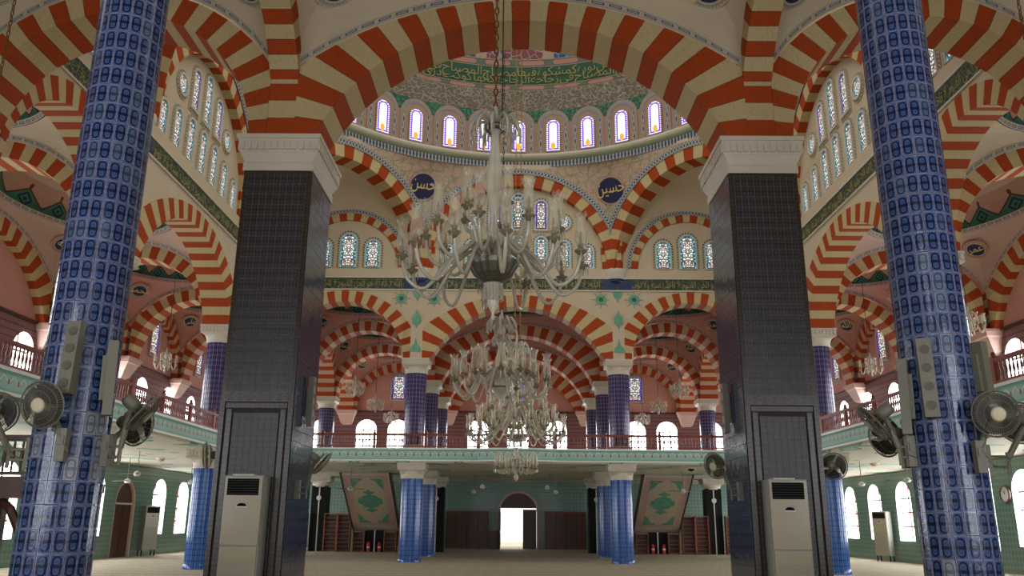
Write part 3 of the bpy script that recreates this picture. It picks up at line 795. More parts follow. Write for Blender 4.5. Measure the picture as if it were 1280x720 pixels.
# rectangular pillars
def pillar(sx):
    x0, x1 = sorted((sx*3.70, sx*4.89)); y0, y1 = 13.63, 15.17; zt = 7.58
    t = thing('rectangular_pillar', 'tall dark tiled rectangular pillar with cream capital, on the %s' % SD[sx], 'pillar', ((x0+x1)/2, (y0+y1)/2, 0), 0, None, 'thing')
    b = MB(); b.box(x0+.01, x1-.01, y0+.01, y1-.01, 0, zt); b.build('core', 'groutdark', t)
    # tile field of the front (9 x 34 small tiles) joined: each under ten pixels wide
    def field(fn, a0, a1, z0, z1, tw, th, name, m):
        b = MB(); nx = max(1, round((a1-a0)/tw)); nz = max(1, round((z1-z0)/th)); w = (a1-a0)/nx; h = (z1-z0)/nz; g_ = .003
        for i in range(nx):
            for j in range(nz):
                p = [(a0+i*w+g_, z0+j*h+g_), (a0+(i+1)*w-g_, z0+j*h+g_), (a0+(i+1)*w-g_, z0+(j+1)*h-g_), (a0+i*w+g_, z0+(j+1)*h-g_)]
                dd = [.012+random.uniform(-.0012, .0012) for _ in range(4)]
                b.face([fn(q[0], q[1], d_) for q, d_ in zip(p, dd)], 0, [(0, 0), (1, 0), (1, 1), (0, 1)])
                for k in range(4):
                    l = (k+1) % 4; b.face([fn(*p[k], 0), fn(*p[l], 0), fn(*p[l], dd[l]), fn(*p[k], dd[k])])
        o = b.build(name, m, t); o['kind'] = 'stuff'; return o
    ff = lambda a, z, d: (a, y0-d, z); fi = (lambda a, z, d: ((x1+d) if sx < 0 else (x0-d), a, z)); fo = (lambda a, z, d: ((x0-d) if sx < 0 else (x1+d), a, z))
    bw = .075
    field(ff, x0+bw, x1-bw, 3.62, zt-bw, .113, .19, 'front_tile_field', 'tiledark')
    field(ff, x0+bw*3, x1-bw*3, .3, 3.28, .1, .19, 'lower_tile_field', 'tiledark')
    field(fi, y0+.03, y1-.03, 0, zt, .17, .19, 'inner_tile_field', 'tileside')
    field(fo, y0+.03, y1-.03, 0, zt, .17, .19, 'outer_tile_field', 'tiledark')
    def bar(a0, a1, z0, z1, d=.02):
        b = MB(); vert = (z1-z0) > (a1-a0); L = (z1-z0) if vert else (a1-a0); wd = (a1-a0) if vert else (z1-z0)
        P = [(a0, z0), (a1, z0), (a1, z1), (a0, z1)]; k = L/wd
        U = [(0, 0), (0, 1), (k, 1), (k, 0)] if vert else [(0, 0), (k, 0), (k, 1), (0, 1)]
        b.face([ff(*p, d) for p in P], 0, U)
        for q in range(4): l = (q+1) % 4; b.face([ff(*P[q], 0), ff(*P[l], 0), ff(*P[l], d), ff(*P[q], d)])
        b.build('border_tile_strip', 'frametile', t)
    bar(x0, x0+bw, 3.62, zt); bar(x1-bw, x1, 3.62, zt); bar(x0+bw, x1-bw, zt-bw, zt)
    bar(x0, x1, 3.46, 3.62, .035); bar(x0, x0+bw, 0, 3.46, .03); bar(x1-bw, x1, 0, 3.46, .03); bar(x0+bw*1.2, x1-bw*1.2, 3.36, 3.44)
    bar(x0+bw*1.5, x0+bw*2.6, 0, 3.34); bar(x1-bw*2.6, x1-bw*1.5, 0, 3.34)
    # capital
    b = MB(); cx, cy = (x0+x1)/2, (y0+y1)/2; hx, hy = (x1-x0)/2, (y1-y0)/2
    prof = [(7.56, -.04), (7.56, .03), (7.70, .03), (7.72, .015), (7.74, .015), (7.88, .085), (7.90, .10), (7.92, .10), (8.14, .125), (8.14, .15), (8.22, .15), (8.22, -.2)]
    i = len(b.v)
    for z, o in prof: b.v += [(cx-hx-o, cy-hy-o, z), (cx+hx+o, cy-hy-o, z), (cx+hx+o, cy+hy+o, z), (cx-hx-o, cy+hy+o, z)]
    for k in range(len(prof)-1):
        for j in range(4): j2 = (j+1) % 4; b.f.append((i+k*4+j, i+k*4+j2, i+k*4+4+j2, i+k*4+4+j)); b.m.append(0); b.uv.append([(0, 0)]*4)
    cp = b.build('capital', 'stone', t)
    b = MB(); n = 12
    for side in range(4):
        L = (2*hx if side % 2 == 0 else 2*hy)+.22; w = L/n
        for k in range(n):
            a = -L/2+w*(k+.5)
            pr = [(-w*.34, 7.93), (w*.34, 7.93), (w*.34, 8.06), (w*.16, 8.12), (-w*.16, 8.12), (-w*.34, 8.06)]
            for q in [pr]:
                fn = {0: lambda s_, z, d: (cx+a+s_, cy-hy-.115-d, z), 2: lambda s_, z, d: (cx+a+s_, cy+hy+.115+d, z),
                      1: lambda s_, z, d: (cx+hx+.115+d, cy+a+s_, z), 3: lambda s_, z, d: (cx-hx-.115-d, cy+a+s_, z)}[side]
                b.prism(q, fn, -.02, .018)
    b.build('niche_ribs', 'stone', cp)
    # striped courses above the capital
    zz = ZS; k = 0
    while zz < ZC+.2:
        b = MB(); b.box(sx*4.31-.255, sx*4.31+.255, 13.56, 14.95, zz+.004, zz+.34); b.build('pier_course', 'red' if k % 2 == 0 else 'cream', t); zz += .34; k += 1
for sx in (-1, 1): pillar(sx)
# striped courses above the other capitals
def courses(x, y, hx=.30, hy=.47, top=ZC, name='striped_pier_block', label=''):
    t = thing(name, label, 'pier', (x, y, ZS), 0, None, 'thing'); zz = ZS; k = 0
    while zz < top-.01:
        b = MB(); b.box(x-hx, x+hx, y-hy, y+hy, zz+.004, min(zz+.28, top)); b.build('course', 'red' if k % 2 == 0 else 'cream', t); zz += .28; k += 1
for y in YN[1:7]:
    for sx in (-1, 1):
        courses(sx*17, y, .27, .44, label='striped block above the wall bracket, %s, %s wall' % ({14.4: 'beside the tall pillars'}.get(y) or POS[y], SD[sx]))
for x in XN[1:5]: courses(x, 52.2, .44 if abs(x) > 5 else .25, .22, label='striped block on the end wall bracket, %s %s line' % ('left' if x < 0 else 'right', 'inner' if abs(x) < 5 else 'outer'))
for sx in (-1, 1):
    for ax, y in ((10.63, 14.4), (10.63, 20.47), (10.63, 29.11), (10.63, 35.17), (4.31, 40.9), (4.31, 46.6), (10.63, 40.9), (10.63, 46.6)):
        w = {14.4: 'beside the tall rectangular pillars'}.get(y) or POS[y]
        courses(sx*ax, y, .25 if ax < 5 else .44, .44, label='striped block on capital %s, %s, %s side' % (w, 'inner' if ax < 5 else 'outer', SD[sx]))
    # the gallery-front nave piers are plain plaster with painted ornaments
    x = sx*4.31
    b = MB(); b.box(x-.62, x+.62, 34.70, 35.6, ZS, ZC+.1); b.build('wall_back_pier', 'plaster')['kind'] = 'structure'

# ------------------------------------------------------------------ arches on the grid
ROWS = {14.4: 'between the tall pillars', 20.47: 'near end of side arcade', 29.11: 'far end of side arcade', 35.17: 'above the gallery front', 40.9: 'one bay behind gallery front', 46.6: 'two bays behind gallery front', 52.15: 'against the end wall'}
ARY, ARX = {}, {}
for y in (14.4, 20.47, 29.11, 35.17, 40.9, 46.6, 52.15):
    for i in range(5):
        if y in (20.47, 29.11) and i in (1, 2, 3): continue
        p0, p1 = (XN[i], y), (XN[i+1], y)
        d0, d1 = (-.8, .25) if y == 14.4 else (-.45, .45)
        if y == 35.17: d0, d1 = -.47, .40
        if y == 52.15: d0, d1 = -.2, .3
        if y == 14.4:
            d0, d1 = -.85, .15
        if i == 2:
            A = wide(p0, p1, d0=d0, d1=d1)
            if y == 14.4: A = Arch(p0, p1, 3.70, ZS, 10.59, 4.06, 9.6, 11.02, -.85, .15)
        else:
            A = narrow(p0, p1, tp=.5 if i in (1, 3) else .9, d0=d0, d1=d1)
            if y == 14.4 and i in (1, 3): A = Arch(p0, p1, 2.60, ZS, 10.72, 2.91, 9.6, 11.22, -.85, .15)
        ARY[(y, i)] = A
        desc = {0: 'crosswise arch, outer left aisle, ', 1: 'crosswise arch, left of nave, ', 2: 'wide crosswise arch over the nave, ', 3: 'crosswise arch, right of nave, ', 4: 'crosswise arch, outer right aisle, '}[i]
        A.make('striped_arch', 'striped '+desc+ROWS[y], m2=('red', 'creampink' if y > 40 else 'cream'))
for xi, x in enumerate(XN):
    for j in range(7):
        y0, y1 = YN[j], YN[j+1]
        if abs(x) < 5 and j in (1, 2, 3): continue
        inner = abs(x) < 5
        d0, d1 = (-.262, .262) if inner else (-.45, .45)
        if abs(x) == 17: d0, d1 = (-.3, .2) if x < 0 else (-.2, .3)
        if j == 2: A = wide((x, y0), (x, y1), tp=.9, d0=d0, d1=d1)
        else: A = narrow((x, y0), (x, y1), tp=.9, d0=d0, d1=d1)
        ARX[(xi, j)] = A
        nmx = {0: 'on the outer left wall', 1: 'beside the outer left aisle', 2: 'left of the nave', 3: 'right of the nave', 4: 'beside the outer right aisle', 5: 'on the outer right wall'}[xi]
        nmj = ['above the nearest columns', 'just beyond the tall pillars', 'level with the tiered windows', 'in the far dome corner', 'in the first bay upstairs', 'in the second bay upstairs', 'in the last bay upstairs'][j]
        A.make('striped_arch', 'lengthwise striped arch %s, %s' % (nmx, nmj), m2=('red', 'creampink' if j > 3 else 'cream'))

# ------------------------------------------------------------------ small vaults over the bays
def roundel(parent, p, n, r, txt, name='roundel', big=False, pm=False):
    n = Vector(n).normalized(); up = Vector((0, 0, 1)); xx = up.cross(n).normalized(); yy = n.cross(xx)
    M = Matrix((xx, yy, n)).transposed().to_4x4(); M.translation = Vector(p)-Vector(wloc(parent))
    b = MB(); N = 28
    b.face([(r*cos(2*pi*k/N), r*sin(2*pi*k/N), 0) for k in range(N)], 0, [(.5+.5*cos(2*pi*k/N), .5+.5*sin(2*pi*k/N)) for k in range(N)])
    i = len(b.v)
    for k in range(N):
        a0, a1 = 2*pi*k/N, 2*pi*(k+1)/N
        b.face([(r*cos(a0), r*sin(a0), -.2), (r*cos(a1), r*sin(a1), -.2), (r*cos(a1), r*sin(a1), 0), (r*cos(a0), r*sin(a0), 0)])
    o = link(name, ROUND.setdefault((r, pm), b.mesh('roundel', 'roundelbig' if big else 'roundelpink' if pm else 'roundel')), parent); o.matrix_local = M
    t = link('inscription', textmesh(txt, 'gold', r*(1.05 if big else .78), .008), o, (0, .04 if not big else .14, .012))
    if big: t.scale = (.78, 1.2, 1)
    else: t.scale = (1.1, 1.2, 1)
    return o
ROUND = {}
NAMES = ['الله', 'محمد', 'علي', 'عمر', 'عثمان', 'حسن', 'حسين']
VN = [0]
def vault(i, j, vis=True, m='plaster', txt0=0):
    ys = [14.4-.55 if False else q for q in YN]
    x0, x1, y0, y1 = XN[i], XN[i+1], YN[j], YN[j+1]
    tx = lambda k: .22 if abs(XN[k]) < 5 else (.45 if abs(XN[k]) < 11 else .3)
    fx0, fx1 = x0+tx(i), x1-tx(i+1)
    fy0 = y0+.45 if y0 != 14.4 else y0+.85*0+.15; fy1 = y1-.45
    if y1 == 14.4: fy1 = 14.4-.85
    if j == 6: fy1 = 51.95
    if y0 == 14.4: fy0 = 14.55
    cx, cy = (fx0+fx1)/2, (fy0+fy1)/2; hx, hy = (fx1-fx0)/2, (fy1-fy0)/2
    zr = 11.42; kk = .93
    def side(key, dct): return dct.get(key)
    aN, aS = ARY.get((y1 if j < 6 else 52.15, i)), ARY.get((y0, i)); aW, aE = ARX.get((i, j)), ARX.get((i+1, j))
    def zb(A, s, h):
        if A is None: A = aN or aS or aW
        return A.ext(s/h*A.ac)
    n = 14; per = []
    for k in range(n): t = -1+2*k/n; per.append((cx+hx*t, fy0, zb(aS, hx*t, hx), 0))
    for k in range(n): t = -1+2*k/n; per.append((fx1, cy+hy*t, zb(aE, hy*t, hy), 1))
    for k in range(n): t = 1-2*k/n; per.append((cx+hx*t, fy1, zb(aN, hx*t, hx), 2))
    for k in range(n): t = 1-2*k/n; per.append((fx0, cy+hy*t, zb(aW, hy*t, hy), 3))
    N = len(per)
    def ringp(k, sc=1):
        p = per[k % N]; a = atan2((p[1]-cy)/hy, (p[0]-cx)/hx); return Vector((cx+hx*kk*sc*cos(a), cy+hy*kk*sc*sin(a), zr))
    def surf(k, t):
        p = Vector(per[k % N][:3]); e = ringp(k); h = 1-cos(t*pi/2); v = sin(t*pi/2)
        return Vector((p.x+(e.x-p.x)*h, p.y+(e.y-p.y)*h, p.z+(e.z-p.z)*v))
    VN[0] += 1
    t_ = struct('ceiling_vault_%d' % VN[0], (cx, cy, zr))
    b = MB(); nt_ = 8
    for k in range(N):
        for q in range(nt_): b.face([surf(k, q/nt_), surf(k+1, q/nt_), surf(k+1, (q+1)/nt_), surf(k, (q+1)/nt_)])
    o = b.build('pendentive', m, t_, True)
    b = MB(); rise = min(hx, hy)*.62
    for k in range(N):
        for q in range(8):
            a0, a1 = q/8*pi/2, (q+1)/8*pi/2
            def dp(k, a): r = ringp(k, max(cos(a), .002)); return (r.x, r.y, zr+rise*sin(a))
            u0, u1 = k*16/N, (k+1)*16/N
            b.face([dp(k, a0), dp(k+1, a0), dp(k+1, a1), dp(k, a1)], 0 if q < 3 else 1, [(u0, q/3), (u1, q/3), (u1, (q+1)/3), (u0, (q+1)/3)])
    b.build('dome_shell', ['ornament', m], t_, True)
    # painted borders: along each arch and round the crown
    b = MB(); L = 0
    for k in range(N):
        def bp(kk_, w):
            s0, s1 = surf(kk_, 0), surf(kk_, .5); d = (surf(kk_, .15)-s0).length/.15; tt = min(.75, w/max(d, .01)); p = surf(kk_, tt); c = Vector((cx, cy, p.z-.3)); return p+(c-p).normalized()*.012
        seg = (Vector(per[k][:3])-Vector(per[(k+1) % N][:3])).length; u0, u1 = L/.34, (L+seg)/.34; L += seg
        b.face([bp(k, .04), bp(k+1, .04), bp(k+1, .17), bp(k, .17)], 0, [(u0, 0), (u1, 0), (u1, 1), (u0, 1)])
        def rp(kk_, z, sc): r = ringp(kk_, sc); return (r.x, r.y, z)
        b.face([rp(k, zr-.02, .985), rp(k+1, zr-.02, .985), rp(k+1, zr+.12, .955), rp(k, zr+.12, .955)], 0, [(k*1.2, 0), (k*1.2+1.2, 0), (k*1.2+1.2, 1), (k*1.2, 1)])
    b.build('painted_border', 'chainpink' if m == 'pink' else 'chain', t_, True)
    if vis:
        for q, (sx, sy) in enumerate(((-1, -1), (1, -1), (1, 1), (-1, 1))):
            k = {(-1, -1): 0, (1, -1): n, (1, 1): 2*n, (-1, 1): 3*n}[(sx, sy)]
            p = surf(k, .62); p2 = surf(k, .70); p1 = surf(k+1, .62); pm = surf(k-1, .62)
            nn = (p2-p).cross(p1-pm); c = Vector((cx, cy, zr-1.5))
            if nn.dot(c-p) < 0: nn = -nn
            roundel(t_, p+nn.normalized()*.15, nn, .42, NAMES[(q+txt0+i+j) % 5], pm=(m != 'plaster'))
for i in range(5):
    for j in range(7):
        if i in (1, 2, 3) and j in (1, 2, 3): continue
        front = j == 0 or (j in (1, 2) and False)
        vault(i, j, True, 'plaster' if j < 2 else 'palepink' if j == 2 else 'pink')

# ------------------------------------------------------------------ walls of the domed hall
ZB0, ZB1, ZO = 11.28, 11.78, 12.15
def unit_band(P0, P1, inset, label_i):
    """letter band along a wall, inset from the node line towards the hall"""
    C, u, nr, an = frame(P0, P1)
    if (Vector((0, 24.8, 0))-C).dot(nr) < 0: nr = -nr
    return C, u, nr, an
CEN = Vector((0, 24.79, 0))
HALL = [((-4.31, 35.17), (4.31, 35.17), 'ARY', (35.17, 2)), ((4.31, 35.17), (10.63, 35.17), 'ARY', (35.17, 3)), ((-10.63, 35.17), (-4.31, 35.17), 'ARY', (35.17, 1)),
        ((-10.63, 20.47), (-10.63, 29.11), 'ARX', (1, 2)), ((10.63, 20.47), (10.63, 29.11), 'ARX', (4, 2)), ((-10.63, 29.11), (-10.63, 35.17), 'ARX', (1, 3)), ((10.63, 29.11), (10.63, 35.17), 'ARX', (4, 3)),
        ((-10.63, 14.4), (-10.63, 20.47), 'ARX', (1, 1)), ((10.63, 14.4), (10.63, 20.47), 'ARX', (4, 1)),
        ((-4.31, 14.4), (4.31, 14.4), 'ARY', (14.4, 2)), ((4.31, 14.4), (10.63, 14.4), 'ARY', (14.4, 3)), ((-10.63, 14.4), (-4.31, 14.4), 'ARY', (14.4, 1))]
VERSE = 'الله لا اله الا هو الحي القيوم لا تاخذه سنة ولا نوم'
HW = {}
for (p0, p1, kind, key) in HALL:
    A = (ARY if kind == 'ARY' else ARX)[key]
    side_in = 1 if (CEN-A.C).dot(A.nr) > 0 else -1
    di = side_in*.42; do = side_in*-.40
    if key[0] == 14.4 and kind == 'ARY': di, do = .13, -.3
    b = MB(); A.spandrel(b, ZO+.1, min(di, do), max(di, do))
    nmw = 'wall_hall_%s' % {'ARY': 'end' if key[0] > 30 else 'near', 'ARX': 'side'}[kind]
    o = b.build(nmw, 'plaster'); o['kind'] = 'structure'
    HW[key if kind == 'ARX' else (key[0], key[1])] = (A, side_in)
    if kind == 'ARY' and key[0] == 14.4: continue
    b = MB(); fn = A.w; d = abs(di)
    b.prism([(-A.an, ZB0), (A.an, ZB0), (A.an, ZB1), (-A.an, ZB1)], fn, side_in*(d-.02), side_in*(d+.03))
    bd = b.build('trim_4', 'granite'); bd['kind'] = 'structure'
    b = MB()
    for z in (ZB0-.05, ZB1): b.prism([(-A.an, z), (A.an, z), (A.an, z+.05), (-A.an, z+.05)], fn, side_in*(d-.02), side_in*(d+.06))
    for sgn in (-1, 1):
        a0, a1 = sorted((sgn*(A.an-.05), sgn*(A.an-.62)))
        b.prism([(a0, ZB0-.02), (a1, ZB0-.02), (a1, ZB1+.02), (a0, ZB1+.02)], fn, side_in*(d-.02), side_in*(d+.045), 1)
    b.build('band_moulding', ['stone', 'bandblue'], bd)
    # raised letters
    tm = textmesh(VERSE, 'golddull', .42, .004); wx = 5.8
    n_ = max(1, round((2*A.an-1.4)/wx)) if A.an > 4 else 1
    xs = [0] if n_ == 1 else [0]
    f_ = -A.nr*side_in
    nrm = A.nr*side_in; xx = Vector((0, 0, 1)).cross(nrm)
    M = Matrix((xx, Vector((0, 0, 1)), nrm)).transposed().to_4x4(); M.translation = Vector(A.w(0, (ZB0+ZB1)/2, side_in*(d+.04)))
    lt = link('lettering', tm, bd); 
    bb = [v.co.x for v in tm.vertices]; sx_ = (2*A.an-1.5)/(max(bb)-min(bb)); mid = (max(bb)+min(bb))/2
    lt.matrix_local = M @ Matrix.Diagonal((sx_, 1.0, 1, 1)) @ Matrix.Translation((-mid, .0, 0))
# ---- octagon of great arches
OV = [(4.31, 14.4), (10.63, 20.47), (10.63, 29.11), (4.31, 35.17), (-4.31, 35.17), (-10.63, 29.11), (-10.63, 20.47), (-4.31, 14.4)]
GN = ['diagonal great arch beyond the near right corner', 'great arch round the tiered windows on the right wall', 'diagonal great arch at the far right dome corner', 'great arch under the dome on the end wall', 'diagonal great arch at the far left dome corner', 'great arch round the tiered windows on the left wall', 'diagonal great arch beyond the near left corner']
GA = []
for k in range(7):
    p0, p1 = OV[k], OV[k+1]
    C, u, nr, an = frame(p0, p1)
    si = 1 if (CEN-C).dot(nr) > 0 else -1
    d0, d1 = sorted((si*.62, -si*.22))
    A = Arch(p0, p1, an-.42, 12.2, 16.05, an-.14, 13.55, 16.62, d0, d1); A.si = si; GA.append(A)
    A.make('great_arch', 'red and cream striped '+GN[k])
    b = MB(); A.spandrel(b, 17.1, *sorted((si*.12, si*.56))); b.build('wall_hall_upper', 'plaster')['kind'] = 'structure'
    b = MB(); A.border(b, si*.66, .27, -.02, pitch=.3)
    o = b.build('trim_5', 'braid'); o['kind'] = 'structure'
# corbels where the great arches land
for k, (x, y) in enumerate(OV[1:7]):
    d = (CEN-Vector((x, y, 0))).normalized(); c = Vector((x, y, 0))+d*.10
    t = thing('wall_corbel', 'white and navy corbel below the great arches, ' + ['near right corner', 'far right side wall', 'right of the end arch', 'left of the end arch', 'far left side wall', 'near left corner'][k], 'corbel', (c.x, c.y, 11.75))
    b = MB(); b.lathe([(.36, 11.55), (.44, 11.62), (.52, 11.75), (.50, 11.78)], 20, (c.x, c.y, 0)); b.build('blue_bowl', 'bandblue', t, True)
    b = MB(); b.lathe([(.50, 11.78), (.53, 11.86), (.56, 12.0), (.58, 12.04), (.62, 12.22), (.2, 12.24)], 20, (c.x, c.y, 0)); b.build('moulded_top', 'stone', t, True)
    # striped springer block between neighbouring arches
    zz = 12.24; q = 0
    while zz < 13.5:
        b = MB(); w0 = .55+.03*q
        M = Matrix.Translation((x, y, 0)) @ Matrix.Rotation(atan2(d.y, d.x), 4, 'Z')
        b.box(-.2, .62, -w0*.75, w0*.75, zz+.004, min(zz+.33, 13.6), mtx=M); b.build('springer_course', 'red' if q % 2 == 0 else 'cream', t); zz += .33; q += 1
# ---- tiered window walls
LUN = [(3, 'end'), (1, 'right'), (5, 'left')]
for k, nm in LUN:
    A = GA[k]; si = A.si; N = 40; b = MB(); fn = A.w
    for q in range(N):
        a0, a1 = -A.c-.05+2*(A.c+.05)*q/N, -A.c-.05+2*(A.c+.05)*(q+1)/N
        b.prism([(a0, ZO-.35), (a1, ZO-.35), (a1, A.inn(a1)+.1), (a0, A.inn(a0)+.1)], fn, *sorted((si*.02, si*.30)))
    o = b.build('wall_hall_lunette_%s' % nm, 'plaster'); o['kind'] = 'structure'
    wf = lambda a, z, d, A=A, si=si: A.w(a, z, si*(.30-d))
    kw = dict(ring='stone', ringw=.07, ringd=(0, -.07), edge=('beads', .10, -.03))
    for q in range(-3, 4):
        hh = {0: 1.45, 1: 1.4, 2: 1.22, 3: 1.0}[abs(q)]
        window(wf, q*1.02, .225, 12.32, 12.32+hh-.225, 'lunpane', -.02, **kw)
    for q in (-1, 0, 1):
        window(wf, q*1.02, .24, 14.1, 14.1+(1.42 if q == 0 else 1.1), 'lunpane2' if q else 'lunpane', -.02, **kw)
    for q in (-2, 2): window(wf, q*1.0, .30, 14.1, 14.42, 'lunpane', -.02, roundw=True, **kw)
# ---- corner half vaults with a blind arch and three windows on each wall
for k, sx, cyy in ((2, 1, 35.17), (4, -1, 35.17), (0, 1, 14.4), (6, -1, 14.4)):
    A = GA[k]; si = A.si
    cor = Vector((sx*10.63, cyy, 0)); pa, pb = Vector((*OV[k], 0)), Vector((*OV[k+1], 0))
    def wallpt(t):
        # t 0..1 goes p0 -> corner -> p1
        h = lambda w: 12.3+sqrt(max(0, 1-(2*w-1)**2))*2.55
        if t < .5: w = t*2; p = pa.lerp(cor, w)
        else: w = t*2-1; p = cor.lerp(pb, w)
        inn = (CEN-p); ins = Vector((-sx*.38 if abs(p.x) > 10.5 else 0, (-.38 if p.y > 35 else .2 if p.y < 14.5 else 0), 0)); p = p+ins
        return Vector((p.x, p.y, h(w)))
    b = MB(); NU, NV = 48, 10
    def sf(uu, vv):
        a = (-1+2*uu)*A.c; st = Vector(A.w(a, A.inn(a)+.02, -si*.2)); e = wallpt(uu)
        bulge = sin(pi*vv)*.45*sin(pi*uu)
        p = st.lerp(e, vv); return (p.x, p.y, p.z+bulge)
    b.grid(sf, NU, NV); o = b.build('ceiling_corner_vault_%s' % SD[sx], 'plaster', smooth=True); o['kind'] = 'structure'
    for wi, (q0, q1) in enumerate((((sx*4.31, cyy), (sx*10.63, cyy)), ((sx*10.63, 29.11 if cyy > 20 else 14.4), (sx*10.63, 35.17 if cyy > 20 else 20.47)))):
        C, u, nr, an = frame(q0, q1); s2 = 1 if (CEN-C).dot(nr) > 0 else -1
        B = Arch(q0, q1, 2.22, 12.3, 14.45, 2.52, 12.32, 14.78, *sorted((s2*.30, s2*.44)), n=23)
        b = MB(); b.prism([(-an, ZO-.2), (an, ZO-.2), (an, 15.1), (-an, 15.1)], B.w, *sorted((s2*.0, s2*.36))); o = b.build('wall_hall_corner_%s' % SD[sx], 'plaster'); o['kind'] = 'structure'
        B.make('blind_arch', 'small striped blind arch over three windows, %s %s corner, %s' % ('far' if cyy > 20 else 'near', SD[sx], 'cross wall' if wi == 0 else 'side wall'), core=False)
        b = MB(); B.border(b, s2*.45, .2, .0, pitch=.28); b.build('trim_6', 'braid')['kind'] = 'structure'
        wf = lambda a, z, d, B=B, s2=s2: B.w(a, z, s2*(.36-d))
        for q, hh in ((-1.08, 1.25), (0, 1.5), (1.08, 1.25)):
            window(wf, q, .33 if q == 0 else .29, 12.28, 12.28+hh-.3, 'lunpane', -.02, ring='stone', ringw=.06, ringd=(0, -.06), edge=('beads', .12, -.03))
# ---- pendentives, cornice and drum (the far half, which can be seen)
DR = 9.95
def octpt(th):
    """point on the inner faces of the great arches in direction th, with its arch height"""
    d = Vector((cos(th), sin(th), 0))
    best = None
    for k, A in enumerate(GA):
        n_ = A.nr*A.si; off = A.C+n_*.60
        den = d.dot(-n_)
        if den < 1e-4: continue
        t = (off-CEN).dot(-n_)/den
        p = CEN+d*t; s = (p-A.C).dot(A.u)
        if abs(s) <= A.an+.3 and (best is None or t < best[0]): best = (t, p, A.ext(s)-.06 if abs(s) < A.ac else A.zc, k)
    return best
TH0, TH1 = R(-28), R(208)
b = MB(); NU, NV = 200, 8; pts = []
for q in range(NU+1):
    th = TH0+(TH1-TH0)*q/NU; o = octpt(th)
    if o is None: continue
    pts.append((th, o[1], o[2]))
for (t0, p0, z0), (t1, p1, z1) in zip(pts, pts[1:]):
    def sp(th, p, z, v):
        e = CEN+Vector((cos(th), sin(th), 0))*DR; h = 1-cos(v*pi/2); w = sin(v*pi/2); q = p.lerp(e, h); return (q.x, q.y, z+(17.02-z)*w)
    for v in range(NV):
        b.face([sp(t0, p0, z0, v/NV), sp(t1, p1, z1, v/NV), sp(t1, p1, z1, (v+1)/NV), sp(t0, p0, z0, (v+1)/NV)])
hp = struct('ceiling_pendentives', tuple(CEN+Vector((0, 0, 12)))); b.build('pendentive', 'pendent', hp, True)
for nmx, txt, px in (('roundel', 'حسين', 3.83), ('roundel', 'حسن', -4.0)):
    th = atan2(33.6-24.79, px); o = octpt(th); e = CEN+Vector((cos(th), sin(th), 0))*DR
    v = .50; h = 1-cos(v*pi/2); w = sin(v*pi/2); q = o[1].lerp(e, h); z = o[2]+(17.02-o[2])*w
    nn = Vector((-cos(th), -sin(th), -.45)); c = Vector((q.x, q.y, z))+nn.normalized()*.16
    c.z -= .42; roundel(hp, c, nn, .63, txt, big=True)
def ringband(prof, name, m, us, parent=None, r0=0, smooth=True, a0=TH0, a1=TH1, n=120):
    b = MB(); i = 0
    L = (a1-a0)
    def f(u, v):
        k = v*(len(prof)-1); i_ = min(int(k), len(prof)-2); fr_ = k-i_
        r = prof[i_][0]+(prof[i_+1][0]-prof[i_][0])*fr_; z = prof[i_][1]+(prof[i_+1][1]-prof[i_][1])*fr_
        th = a0+L*u; return (CEN.x+r*cos(th), CEN.y+r*sin(th), z)
    b.grid(f, n, len(prof)-1, 0, lambda u, v: (u*L*10/us, v))
    o = b.build(name, m, parent, smooth); return o
dc = struct('trim_7', tuple(CEN+Vector((0, 0, 17))))
ringband([(DR, 17.0), (DR-.03, 17.02), (DR-.03, 17.3), (DR-.06, 17.32)], 'braid_band', 'braid', .32, dc, smooth=False)
ringband([(DR-.05, 17.30), (DR-.16, 17.36), (DR-.18, 17.44)], 'lower_moulding', 'greenstone', 1, dc)
ringband([(DR-.16, 17.44), (DR-.22, 17.50), (DR-.24, 17.60), (DR-.05, 17.62)], 'upper_moulding', 'stone', 1, dc)
ringband([(DR-.05, 17.64), (DR+.30, 17.66)], 'ledge', 'stone', 1, dc)
DW = DR+.28
dw = struct('wall_drum', tuple(CEN+Vector((0, 0, 17.6))))
ringband([(DW, 17.6), (DW, 19.35)], 'drum_face', 'drum', 1, dw); ringband([(DW, 19.35), (DW, 20.1)], 'spandrel_band', 'spandrel', 1, dw)
for k in range(-12, 13):
    th = pi/2-R(9)*k-0.0
    def wf(a, z, d, th=th):
        c, s = cos(th), sin(th); r = DW-.03+d; return (CEN.x+r*c+a*s, CEN.y+r*s-a*c, z)
    WN[0] += 1; t = struct('window_%d' % WN[0], wf(0, 17.8, 0))
    # arched beige field, dark ornament ring, then glass
    b = MB(); o_ = arched(0, .74, 17.66, 19.22, 14); b.prism(o_, wf, 0, -.05); b.build('arched_field', 'drum', t)
    b = MB()
    for hw, wd, dd in ((.52, .12, -.07),):
        o2, i2 = arched(0, hw+wd, 17.68, 19.20, 14), arched(0, hw, 17.68, 19.20, 14)
        for q in range(len(o2)-1): b.face([wf(*i2[q], dd), wf(*o2[q], dd), wf(*o2[q+1], dd), wf(*i2[q+1], dd)], 0, [(q*1.3, 0), (q*1.3, 1), (q*1.3+1.3, 1), (q*1.3+1.3, 0)])
    b.build('ornament_ring', 'braid', t)
    window(wf, 0, .30, 17.86, 19.12, 'domepane', -.09, ring='drum', ringw=.05, ringd=(-.04, -.14), parent=t)
